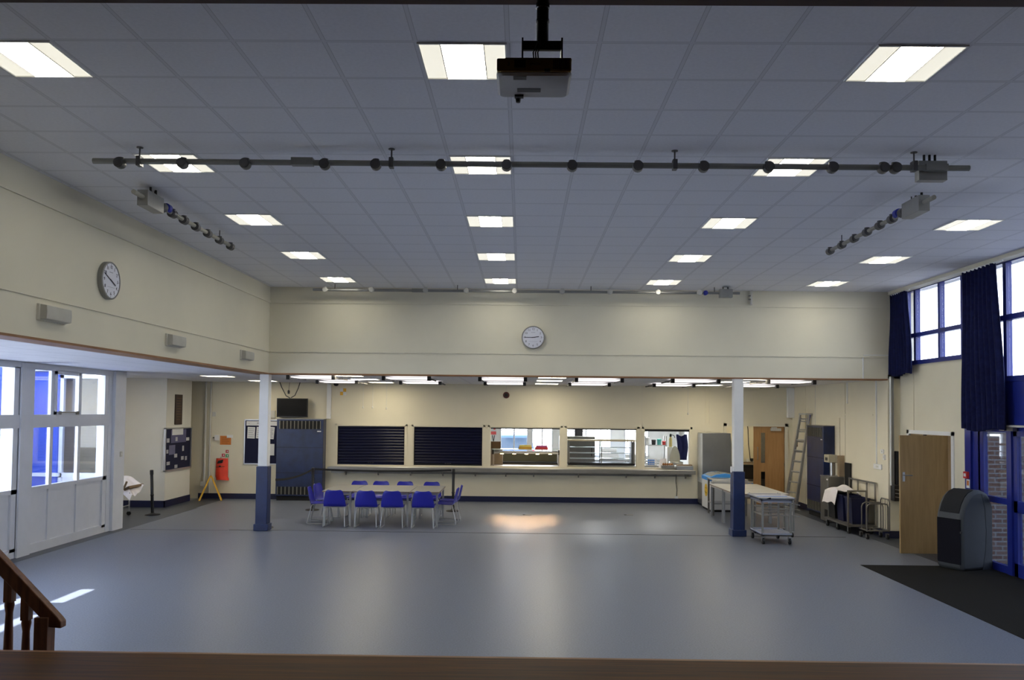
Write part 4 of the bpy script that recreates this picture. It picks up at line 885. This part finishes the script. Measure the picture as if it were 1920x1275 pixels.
t = thing('steel_rack', 'tall steel rack with shelf in the background of the right hatch', 'rack', (3.95, 24.2, 0))
for x in (-.35, .25): MB().box(x-.015, x+.015, 0, .03, 0, 1.7).build('upright', STEEL, t); MB().box(x-.015, x+.015, .35, .38, 0, 1.7).build('upright', STEEL, t)
for z in (.9, 1.42): MB().box(-.36, .27, 0, .38, z, z+.02).build('shelf', STEEL, t)
for k, (x, c, h, lab) in enumerate(((3.68, PLAST, .2, 'white tub at the left on the background rack shelf'), (3.86, BLACK, .14, 'small black pot on the background rack shelf'), (4.02, mat('green_tub', (.1, .45, .4), .5), .16, 'teal tub on the background rack shelf'), (4.17, RED, .1, 'red tub at the right of the background rack shelf'))):
    t = thing('storage_tub', lab, 'tub', (x, 24.35, 1.441)); MB().lathe([(.055, 0), (.065, h*.9), (.07, h), (.06, h+.01), (.001, h+.015)], n=14).build('tub_body', c, t)
# little room behind the oak door
t = thing('side_worktop', 'worktop with black oven and boxes in the room behind the oak double door', 'worktop', (6.0, 23.3, 0))
MB().box(-.9, .9, 0, .6, .98, 1.03).build('worktop', STEEL, t); MB().box(-.9, .9, .0, .6, .52, .55).build('shelf', STEELD, t); MB().box(-.3, .85, .02, .55, .56, .93).build('oven', BLACK, t); MB().box(-.9, -.86, 0, .6, 0, .98).build('side_panel', STEELD, t); MB().box(.86, .9, 0, .6, 0, .98).build('side_panel', STEELD, t)
t = thing('blue_carton', 'blue, white and yellow printed cartons under the worktop behind the doorway', 'carton', (6.1, 23.35, .0)); MB().box(-.45, .5, 0, .3, .22, .50).build('carton_body', CBLUE, t); MB().box(-.45, .5, -.004, 0, .44, .5).box(.05, .12, -.004, 0, .22, .5).build('white_band', PAPER, t); MB().lathe([(.09, -.006), (.09, 0)], (.3, 0, .34), 16, 'y').build('yellow_disc', YEL, t)
tag(MB().box(5.6, 6.7, 23.34, 23.66, .0, .215).build('carton_plinth', STEELD), 'low steel plinth under the printed cartons', 'plinth')
tag(MB().box(6.0, 6.25, 23.5, 23.8, 1.032, 1.42).build('water_boiler', mat('beige_boiler', (.4, .36, .25), .5)), 'beige appliance on the worktop just right of the pillar', 'appliance')
tag(MB().tube([(6.5, 24.55, 2.5), (6.6, 24.5, 2.3), (6.62, 24.4, 1.9), (6.58, 24.2, 1.5), (6.55, 23.9, 1.05)], .012, 6).build('hanging_cable', BLACK), 'black cable hanging in the room behind the doorway', 'cable')
t = thing('dish_rack', 'small pile of dark and white crockery on the worktop end', 'crockery', (6.4, 23.45, 1.032)); MB().lathe([(.03, 0), (.05, .06), (.045, .08)], (-.05, 0, 0), 12).build('cup', PLAST, t); MB().lathe([(.03, 0), (.05, .05), (.045, .09)], (.08, .05, 0), 12).build('cup', BLACK, t)
t = thing('wall_cupboard', 'oak wall cupboard seen through the doorway left of the pillar', 'cupboard', (5.55, 24.2, 1.75)); MB().box(-.35, .25, 0, .38, 0, .65).build('carcass', OAK2, t); MB().box(-.34, -.06, -.02, 0, .01, .64).build('door', OAK2, t); MB().box(-.04, .24, -.02, 0, .01, .64).build('door', OAK2, t)
# ---- outside behind the kitchen
car = thing('parked_car', 'blue car parked outside seen through the left kitchen window', 'car', (-.35, 32.0, -.06))
pc = [(-.88, .25), (.88, .25), (.92, .6), (.88, .95), (.70, 1.45), (.55, 1.55), (-.55, 1.55), (-.70, 1.45), (-.88, .95), (-.92, .6)]
MB().prism(pc, 'y', 0, 4.1).build('body', mat('car_blue', (.10, .16, .32), .3, .3), car, bevel=.05)
MB().prism([(-.66, 1.0), (.66, 1.0), (.56, 1.42), (-.56, 1.42)], 'y', -.01, .02).build('rear_window', mat('car_glass', (.05, .07, .1), .1), car)
for s in (-1, 1): MB().box(s*.78-.08, s*.78+.08, -.02, .02, .62, .95).build('tail_light', RED, car)
MB().box(-.26, .26, -.02, .0, .55, .66).build('number_plate', YEL, car)
for s in (-1, 1):
    for y in (.7, 3.3): MB().cyl((s*.80-.1, y, .31), (s*.80+.1, y, .31), .31, n=24).build('wheel', BLACK, car)
struct('outside_grass', MB().box(2.5, 9, 29, 45, -.06, .02), GRASS)
fm = MB()
for k in range(40): fm.box(-4+.3*k, -3.97+.3*k, 37, 37.03, -.06, 1.7)
fm.box(-4, 8, 36.99, 37.04, 1.5, 1.55).box(-4, 8, 36.99, 37.04, .3, .35)
struct('outside_railings', fm, STEELD)
# ------------------------------------------------------------------ equipment around the right pillar
t = thing('steel_fridge', 'tall stainless fridge with louvred left side by the doorway', 'fridge', (4.98, 21.3, 0))
MB().box(-.36, .36, 0, .56, .06, 1.87).build('cabinet', mat('fridge_steel', (.27, .27, .265), .35, .85, var=.1, scale=2), t, bevel=.006)
lv = MB()
for k in range(26): z = .72+.04*k; lv.prism([(0.02, z), (.54, z), (.54, z+.025), (.02, z+.025)], 'x', -.372, -.358)
lv.build('louvres', SOCKL, t); MB().box(-.365, -.36, .01, .55, .6, 1.86).build('side_panel', mat('pale_side', (.55, .57, .56), .4), t)
MB().prism([(.35, .06), (.38, .12), (.385, 1.6), (.36, 1.85)], 'y', .02, .5).build('end_trim', STEELD, t); MB().box(-.34, .34, .03, .53, 0, .06).build('base', BLACK, t)
t = thing('ice_cream_freezer', 'white chest freezer with bright blue rim and yellow face sticker', 'freezer', (4.93, 20.62, 0))
MB().box(-.37, .37, -.45, .45, .05, .74).build('body', PLAST, t, bevel=.01)
MB().prism([(-.38, .74), (.38, .74), (.38, .82), (.22, .895), (0, .925), (-.22, .895), (-.38, .82)], 'y', -.45, .45).build('rim', mat('freezer_blue', (.06, .32, .80), .35), t)
MB().prism([(-.33, .848), (-.22, .898), (0, .928), (.22, .898), (.33, .848), (.3, .84), (-.3, .84)], 'y', -.38, .38).build('lid', mat('lid_grey', (.35, .36, .34), .15), t)
yd = MB().lathe([(.155, -.377), (.155, -.374)], (0, -.03, .49), 32, 'x'); fc = yd.build('face_sticker', mat('sticker_yellow', (.80, .50, .02), .5), t)
MB().lathe([(.012, -.380), (.012, -.377)], (0, .03, .54), 10, 'x').lathe([(.012, -.380), (.012, -.377)], (0, -.08, .54), 10, 'x').tube([(-.379, .05, .46), (-.379, 0, .42), (-.379, -.05, .415), (-.379, -.10, .44)], .005, 6).build('face_marks', INK, fc)
MB().box(-.35, .35, -.43, .43, 0, .05).build('base', BLACK, t)
t = thing('prep_bench', 'stainless steel prep bench with undershelf in front of the chest freezer', 'bench', (4.86, 19.72, 0))
MB().box(-.42, .42, -.28, .28, .81, .84).box(-.42, .42, -.28, -.26, .75, .81).build('worktop', STEEL, t, bevel=.004); MB().box(-.40, .40, -.25, .25, .26, .29).build('undershelf', STEEL, t)
for sx in (-1, 1):
    for sy in (-1, 1): MB().box(sx*.38-.02, sx*.38+.02, sy*.24-.02, sy*.24+.02, 0, .81).build('leg', STEELD, t)
t1 = table('white-topped table beside the right pillar, nearer the freezer', 4.36, 5.46, 18.22, 19.38, .75, 4, 'white-topped tables behind the right pillar', mat('white_top', (.43, .425, .40), .4))
table('white-topped table beside the right pillar, nearer the camera', 4.36, 5.46, 17.02, 18.2, .75, 4, 'white-topped tables behind the right pillar', mat('white_top', (.43, .425, .40), .4))
def casters(t, pts, r=.055, m=BLACK):
    for x, y in pts:
        c = MB().cyl((x-.016, y, r), (x+.016, y, r), r, n=20).build('caster', m, t)
        MB().box(x-.026, x-.019, y-.015, y+.03, r-.01, 2.3*r).box(x+.019, x+.026, y-.015, y+.03, r-.01, 2.3*r).box(x-.026, x+.026, y-.02, y+.035, 2.2*r, 2.45*r).build('caster_fork', STEEL, c)
t = thing('serving_trolley', 'two-tier steel serving trolley with white tray top beside the right pillar', 'trolley', (4.67, 15.66, 0))
for sx in (-1, 1):
    for sy in (-1, 1): MB().box(sx*.255-.016, sx*.255+.016, sy*.36-.016, sy*.36+.016, .16, .80).build('upright', GALV, t)
MB().box(-.28, .28, -.39, .39, .16, .175).box(-.28, .28, -.39, -.375, .16, .205).box(-.28, .28, .375, .39, .16, .205).box(-.28, -.265, -.39, .39, .16, .205).box(.265, .28, -.39, .39, .16, .205).build('lower_tray', mat('tray_bluewhite', (.42, .44, .52), .3, .3), t)
MB().box(-.28, .28, -.39, .39, .79, .80).box(-.28, .28, -.39, -.375, .76, .82).box(-.28, .28, .375, .39, .76, .82).box(-.28, -.265, -.39, .39, .76, .82).box(.265, .28, -.39, .39, .76, .82).build('upper_tray', mat('tray_bluewhite', (.42, .44, .52), .3, .3), t)
for s in (-1, 1): MB().tube([(s*.27, .39, .79), (s*.27, .45, .80), (s*.27, .46, .86)], .012, 8).build('handle', TUBE, t)
casters(t, [(-.24, -.35), (.24, -.35), (-.24, .35), (.24, .35)])
t = thing('white_tray', 'shallow white tray lying on top of the serving trolley', 'tray', (4.64, 15.63, .822)); MB().box(-.30, .34, -.42, .40, 0, .012).box(-.30, .34, -.42, -.408, 0, .035).box(-.3, .34, .388, .40, 0, .035).box(-.3, -.288, -.42, .4, 0, .035).box(.328, .34, -.42, .4, 0, .035).build('tray_body', mat('tray_white', (.50, .50, .52), .35), t); MB().box(-.29, .33, .0, .01, .012, .02).build('blue_edge', CBLUE, t); MB().prism([(-.2, .0), (-.1, .0), (-.12, .034), (-.1, .034)], 'y', -.425, -.421).build('dark_gap', MATTE, t)  # flat black piece stands in for a dark triangular gap at the tray front
t = thing('folded_trolley_frame', 'dark wire-sided trolley frame standing behind the serving trolley', 'trolley', (4.96, 16.45, 0))
for sx in (-1, 1):
    for sy in (-1, 1): MB().box(sx*.30-.014, sx*.30+.014, sy*.28-.014, sy*.28+.014, .12, .74).build('upright', GALV, t)
m = MB()
for z in (.42, .54, .64):
    m.cyl((-.3, -.28, z), (.3, -.28, z), .009, n=8).cyl((-.3, .28, z), (.3, .28, z), .009, n=8).cyl((.3, -.28, z), (.3, .28, z), .009, n=8).cyl((-.3, -.28, z), (-.3, .28, z), .009, n=8)
    m.cyl((.3, -.28, z), (.42, -.30, z-.02), .009, n=8)
m.build('side_rail', GALV, t); casters(t, [(-.28, -.26), (.28, -.26), (-.28, .26), (.28, .26)], .045)
tag(MB().box(4.09, 4.131, 16.27, 16.35, 1.23, 1.34).build('socket_box', PLAST), 'white socket box on the left face of the right pillar', 'electrical box')
for x, y, lab in ((.15, 19.2, 'small metal floor socket plate in front of the left open hatch'), (2.5, 19.4, 'small metal floor socket plate in front of the display hatch')):
    t = thing('floor_socket', lab, 'floor socket', (x, y, 0)); MB().box(-.1, .1, -.06, .06, .0005, .006).build('cover', STEELD, t); MB().box(-.1, -.05, -.04, .04, .006, .009).build('flap', BLACK, t)
# ------------------------------------------------------------------ ladder
ld = thing('aluminium_ladder', 'tall aluminium ladder leaning in the right rear corner', 'ladder', (6.62, 20.95, 0))
def lad(x0, x1, y0, y1, z0, z1, n, wd, name):
    a = Vector((x0, y0, z0)); b = Vector((x1, y1, z1)); s = Vector((.12, -wd, 0)) ; m = MB()
    MB().bar(a, b, .028, .075, (0, 1, 0)).build('stile', ALU, ld); MB().bar(a+s, b+s*.8, .028, .075, (0, 1, 0)).build('stile', ALU, ld)
    for k in range(n):
        f = (k+.6)/n; p = a.lerp(b, f); q = (a+s).lerp(b+s*.8, f); MB().cyl(p, q, .016, n=8).build('rung', ALU, ld)
lad(0, .32, .1, -.15, .02, 2.36, 9, .42, 'a')
lad(.09, .34, .25, -.1, .02, 2.30, 9, .42, 'b')
MB().box(.30, .46, -.62, -.10, 2.36, 2.40).build('top_tread', ALU, ld); MB().bar((.40, -.45, 2.15), (.43, -.5, 2.36), .03, .05).build('strap', mat('strap_blue', (.02, .05, .5), .6), ld)
# ------------------------------------------------------------------ right wall equipment
t = thing('steel_undercounter_unit', 'waist-high stainless steel appliance beside the navy heater cabinet', 'appliance', (6.92, 18.62, 0)); MB().box(-.18, .18, -.24, .24, .02, 1.0).build('cabinet', STEELD, t, bevel=.006); MB().box(-.185, .185, -.25, .25, 1.0, 1.015).build('top', STEEL, t); MB().box(-.184, -.179, -.2, -.02, .08, .28).build('vent', BLACK, t); MB().box(-.184, -.179, -.22, -.14, .93, .96).build('badge', PAPER, t)
t = thing('drinks_dispenser', 'countertop drinks dispenser with overhanging head on the steel appliance', 'dispenser', (6.93, 18.55, 1.016)); MB().box(-.17, .02, -.14, .14, .30, .47).build('head', mat('dispenser_cream', (.42, .38, .28), .5), t, bevel=.01); MB().box(-.172, -.169, -.08, .06, .34, .41).build('display', BLACK, t); MB().lathe([(.05, 0), (.05, .30)], (-.04, 0, 0), 14).build('column', STEEL, t); MB().box(-.15, .04, -.12, .12, 0, .012).build('drip_tray', STEEL, t)
t = thing('leaning_board', 'brown board standing on the steel appliance against the wall', 'board', (7.06, 18.42, 1.016)); MB().box(-.09, .03, -.06, .04, 0, .46).build('board_panel', CARD2, t)
tag(MB().box(7.07, 7.1, 18.0, 18.3, .0, 1.33).build('leaning_sheet', MATTE), 'narrow black panel against the wall right of the brown board', 'panel')
# crate trolley
t = thing('crate_trolley', 'grey steel platform trolley with tall rear frame holding blue bins', 'trolley', (6.78, 17.35, 0))
MB().box(-.27, .29, -.66, .66, .15, .19).build('platform', STEELD, t)
m = MB()
for x in (-.26, .10): m.box(x-.014, x+.014, -.655, -.627, .19, .84)
m.box(-.274, .114, -.657, -.625, .84, .87); m.build('end_frame', STEELD, t)
m = MB()
for y in (-.65, -.25, .2, .65): m.box(.26, .288, y-.014, y+.014, .19, 1.0)
for z in (1.0, .66): m.box(.258, .29, -.664, .664, z, z+.028)
m.build('rear_frame', STEELD, t); casters(t, [(-.22, -.58), (.22, -.58), (-.22, .0), (-.22, .58), (.22, .58)], .06)
def tub(lab, loc, w_, d_, h, m_):
    t = thing('storage_bin', lab, 'bin', loc)
    vs = [(-w_*.42, -d_*.42, 0), (w_*.42, -d_*.42, 0), (w_*.42, d_*.42, 0), (-w_*.42, d_*.42, 0), (-w_*.5, -d_*.5, h), (w_*.5, -d_*.5, h), (w_*.5, d_*.5, h), (-w_*.5, d_*.5, h)]
    MB().add(vs, [(0, 3, 2, 1), (0, 1, 5, 4), (1, 2, 6, 5), (2, 3, 7, 6), (3, 0, 4, 7)]).build('shell', m_, t)
    a, b = w_/2, d_/2
    MB().box(-a-.012, a+.012, -b-.012, -b+.008, h-.03, h).box(-a-.012, a+.012, b-.008, b+.012, h-.03, h).box(-a-.012, -a+.008, -b, b, h-.03, h).box(a-.008, a+.012, -b, b, h-.03, h).build('rim', m_, t)
tub('navy plastic bin on the platform trolley, nearest the camera', (6.78, 16.92, .192), .36, .36, .52, DBLUE)
tub('navy plastic bin in the middle of the platform trolley', (6.76, 17.33, .192), .36, .36, .54, DBLUE)
tub('black plastic bin at the far end of the platform trolley under the white cloth', (6.76, 17.75, .192), .40, .38, .52, BLACK)
def cl(u, v):
    x = 6.47+.53*u; y = 17.30+.72*v; z = .77+.13*math.exp(-((u-.45)**2+(v-.35)**2)*9)+.025*math.sin(11*u+4*v)+.02*math.sin(9*v)
    if u < .12: z -= (.12-u)*2.2
    return (x-.0, y, z)
tag(MB().sheet(cl, 24, 20, .008).build('crumpled_cloth', CLOTH), 'crumpled white cloth heaped over the bins on the platform trolley', 'cloth')
# low tubular trolley
t = thing('tube_trolley', 'low bent-tube trolley parked right of the platform trolley', 'trolley', (6.83, 16.25, 0))
TB = mat('tube_brown_grey', (.20, .19, .17), .4, .6)
for y in (-.22, .02):
    MB().tube([(-.22, y, .15), (-.22, y, .60), (-.20, y, .65), (-.15, y, .68), (.12, y, .68), (.17, y, .66), (.19, y, .60), (.19, y, .15)], .013, 8).build('hoop', TB, t)
m = MB().tube([(.20, -.25, .18), (.20, -.25, .70), (.20, -.2, .76), (.20, .1, .76), (.20, .14, .72), (.20, .14, .18)], .013, 8)
for y in (-.15, -.05, .05): m.cyl((.20, y, .18), (.20, y, .76), .006, n=6)
m.build('rear_grid', TB, t)
MB().cyl((-.22, -.24, .17), (.2, -.24, .17), .013, n=8).cyl((-.22, .12, .17), (.2, .12, .17), .013, n=8).cyl((-.22, -.24, .17), (-.22, .12, .17), .013, n=8).cyl((.2, -.24, .17), (.2, .12, .17), .013, n=8).cyl((0, -.24, .17), (0, .12, .17), .01, n=8).build('base_frame', TB, t)
casters(t, [(-.2, -.2), (.18, -.2), (-.2, .1), (.18, .1)], .045)
# jog: pipe, black stand and wall box
tag(MB().cyl((7.14, 16.18, 1.02), (7.14, 16.18, 3.12), .018, n=12).build('white_conduit', PLAST), 'tall white vertical conduit at the corner under the dark curtain', 'conduit')
tag(MB().box(7.165, 7.20, 16.17, 16.225, 1.02, 3.12).build('grey_conduit', GALV), 'dark grey conduit running beside the white conduit in the corner', 'conduit')
tag(MB().box(7.225, 7.265, 16.12, 16.22, 1.04, 1.68).build('black_trunking', MATTE), 'black upright strip above the black wall rack', 'trunking')
t = thing('wall_rack', 'black wall rack with three silver strips beside the open oak door', 'wall rack', (7.235, 16.12, .73)); MB().box(-.085, .105, -.06, .1, 0, .30).build('case', BLACK, t, bevel=.005)
for z in (.07, .14, .21): MB().bar((-.07, -.065, z+.012), (.09, -.065, z-.012), .008, .012).build('silver_strip', ALU, t)
for (y0, y1, z0, z1, lab) in ((16.40, 16.52, 1.62, 1.70, 'small white wall switch on the rear right wall, upper'), (16.34, 16.42, 1.50, 1.60, 'small grey wall switch on the rear right wall, lower'), (16.5, 16.85, 1.30, 1.40, 'double white wall socket on the rear right wall')):
    t = thing('wall_switch', lab, 'socket', (XRR, (y0+y1)/2, (z0+z1)/2)); a = (y1-y0)/2; b = (z1-z0)/2
    MB().box(-.025, 0, -a, a, -b, b).build('faceplate', PLAST, t, bevel=.003); MB().box(-.03, -.025, -a*.3, a*.3, -b*.4, b*.4).build('rocker', CREAM, t)
tag(MB().box(XRR-.02, XRR, 16.72, 16.75, 1.4, ZS+.01).build('white_trunking', PLAST), 'thin white vertical trunking down to the double wall socket', 'trunking')
tag(MB().box(XRR-.02, XRR, 18.2, 18.24, 2.62, ZS+.01).build('white_trunking', PLAST), 'short white trunking stub at the top of the rear right wall', 'trunking')
t = thing('wall_hook', 'dark handle on the wall left of the leaning ladder', 'handle', (XRR, 21.55, 1.62)); MB().box(-.03, 0, -.04, .04, -.08, .08).build('plate', BROWN, t)
tag(MB().box(6.62, 6.64, YB-.02, YB, ZS+.015, 3.49).box(6.64, 7.3, YB-.014, YB, 3.53, 3.545).build('bulkhead_trunking', PLAST), 'thin pale trunking at the right end of the far bulkhead', 'trunking')
t = thing('wall_switch', 'small pale switch on the end post of the white window wall', 'switch', (XW+.10, 16.2, 1.46)); MB().box(0, .02, -.035, .035, -.05, .05).build('faceplate', CREAM, t); MB().box(.02, .025, -.012, .012, -.02, .02).build('rocker', PLAST, t)
# open oak door leaf
od = thing('oak_door', 'plain oak door standing open beside the grey recycling bin', 'door', (7.33, 14.42, 0))
MB().box(-.82, 0, -.022, .022, .012, 2.03).build('leaf', OAK, od, bevel=.002)
MB().box(-.78, -.74, -.03, -.022, 1.24, 1.40).build('lock_plate', STEEL, od); MB().cyl((-.76, -.03, 1.35), (-.76, -.07, 1.35), .010, n=8).cyl((-.76, -.07, 1.35), (-.63, -.07, 1.345), .009, n=8).build('lever_handle', STEEL, od)
MB().box(-.40, -.36, -.02, .02, 2.03, 2.045).build('closer_bracket', MATTE, od)
# curtains
def curtain(lab, y0, y1, z0, z1, taper):
    t = thing('curtain', lab, 'curtain', (7.16, (y0+y1)/2, z0))
    L = (y1-y0)/2; H = z1-z0
    def fn(u, v):
        w_ = L*(1-taper*v); y = -w_+2*w_*u + L*taper*v
        return (.045*math.sin(u*PI*2*8+.6*math.sin(3*v))*(1-.35*v)+.015*math.sin(5*v+u*4), y, H*v+(.0 if v > 0 else .03*math.sin(u*7)))
    MB().sheet(fn, 110, 14, .006).build('drape', CURT, t)
    MB().cyl((0, -L, H+.0), (0, L, H+.0), .014, n=10).build('curtain_rail', WPAINT, t)
    return t
curtain('dark blue curtain bunched in the corner at the far end of the window band', 15.40, 16.19, 3.14, 4.70, .12)
curtain('long dark blue curtain hanging between the two high windows', 12.42, 13.55, 2.16, 4.70, .15)
# recycling bin
bn = thing('recycling_bin', 'large grey hooded recycling bin with dark front door on the carpet edge', 'bin', (6.93, 13.15, 0), math.radians(24))
prof = [(-.30, .0), (.33, .0), (.335, .06), (.335, 1.0), (.31, 1.10), (.24, 1.18), (.12, 1.225), (.0, 1.225), (-.11, 1.185), (-.20, 1.11), (-.27, 1.0), (-.315, .88), (-.33, .80), (-.33, .08)]
MB().prism(prof, 'y', -.23, .23).build('body', BINL, bn, bevel=.05)
MB().prism([(-.337, .10), (-.325, .10), (-.325, .79), (-.337, .79)], 'y', -.205, .205).build('front_door', BIND, bn, bevel=.004)
cap = [(-.326, .88), (-.278, 1.01), (-.207, 1.122), (-.115, 1.195), (-.005, 1.234), (.0, 1.222), (-.105, 1.18), (-.195, 1.105), (-.262, .995), (-.31, .88)]
MB().prism(cap, 'y', -.17, .17).build('flap', mat('bin_flap', (.014, .015, .018), .75, spec=.2), bn, bevel=.004)
MB().prism([(.11, .0), (.33, .0), (.33, .98), (.26, 1.08), (.16, 1.15), (.10, 1.17), (.17, .95), (.20, .6), (.18, .3)], 'y', -.234, -.225).build('side_moulding', mat('bin_side', (.038, .042, .046), .6), bn, bevel=.003)
MB().box(-.345, -.325, -.225, -.2, .58, .61).build('catch', BLACK, bn)
# call point
t = thing('fire_call_point', 'red break-glass fire call point on the blue door frame', 'call point', (XR-.05, 13.72, 1.41)); MB().box(-.045, 0, -.055, .055, -.055, .055).build('case', RED, t, bevel=.004); MB().box(-.048, -.044, -.03, .03, -.025, .025).build('glass', PAPER, t)
t = thing('fire_sign', 'small white and orange fire notice below the red call point', 'sign', (XR-.052, 13.70, 1.27)); MB().box(-.004, 0, -.05, .05, -.07, .07).build('sign_plate', PAPER, t); MB().box(-.006, -.003, -.03, .03, -.03, .05).build('symbol', OSIGN, t)
t = thing('door_closer', 'long pale overhead closer rail above the blue entrance doors', 'door closer', (XR-.05, 12.3, 2.225)); MB().box(-.04, 0, -.6, .62, -.012, .018).build('rail', SOCKL, t); MB().box(-.06, 0, .05, .4, -.07, -.015).build('closer_body', STEELD, t)
SKY, SUN, EXPO = 7.4, 36.0, 0.0
# ------------------------------------------------------------------ lights, world, camera
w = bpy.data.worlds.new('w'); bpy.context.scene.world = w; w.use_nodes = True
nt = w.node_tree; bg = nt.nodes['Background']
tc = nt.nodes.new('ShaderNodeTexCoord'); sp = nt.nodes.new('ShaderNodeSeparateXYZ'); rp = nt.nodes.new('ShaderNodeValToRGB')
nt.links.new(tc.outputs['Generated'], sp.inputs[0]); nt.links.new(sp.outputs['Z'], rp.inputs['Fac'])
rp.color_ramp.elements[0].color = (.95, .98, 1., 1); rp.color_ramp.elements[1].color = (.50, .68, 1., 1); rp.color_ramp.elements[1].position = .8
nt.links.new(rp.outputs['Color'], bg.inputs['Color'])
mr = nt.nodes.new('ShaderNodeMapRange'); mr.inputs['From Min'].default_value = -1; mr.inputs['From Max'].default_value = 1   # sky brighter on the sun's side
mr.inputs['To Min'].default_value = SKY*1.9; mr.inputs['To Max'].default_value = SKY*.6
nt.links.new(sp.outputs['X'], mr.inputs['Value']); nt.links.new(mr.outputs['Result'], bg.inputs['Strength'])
sl = bpy.data.lights.new('sun', 'SUN'); sl.energy = SUN; sl.angle = .009; sl.color = (1, .97, .92)
so = bpy.data.objects.new('sun', sl); C.objects.link(so)
so.rotation_euler = Vector((1, 0, -1.15)).to_track_quat('-Z', 'Y').to_euler()
cam = bpy.data.cameras.new('cam'); co = bpy.data.objects.new('cam', cam); C.objects.link(co)
f, pitch, roll, yaw, cy = 1557.8927, .0374, .0102, .012, -75.4812
cam.sensor_width = 36; cam.sensor_fit = 'HORIZONTAL'; cam.lens = 36*f/1920; cam.shift_y = -cy/1920; cam.clip_start = .05; cam.clip_end = 200
fw = Vector((-math.sin(yaw)*math.cos(pitch), math.cos(yaw)*math.cos(pitch), math.sin(pitch)))
rt = Vector((math.cos(yaw), math.sin(yaw), 0)); up = rt.cross(fw)
r2 = rt*math.cos(roll)+up*math.sin(roll); u2 = up*math.cos(roll)-rt*math.sin(roll)
co.matrix_world = Matrix((( r2.x, u2.x, -fw.x, 0), (r2.y, u2.y, -fw.y, 0), (r2.z, u2.z, -fw.z, 2.3736), (0, 0, 0, 1)))
S = bpy.context.scene; S.camera = co
S.view_settings.view_transform = 'Standard'; S.view_settings.look = 'None'; S.view_settings.gamma = 1; S.view_settings.exposure = EXPO
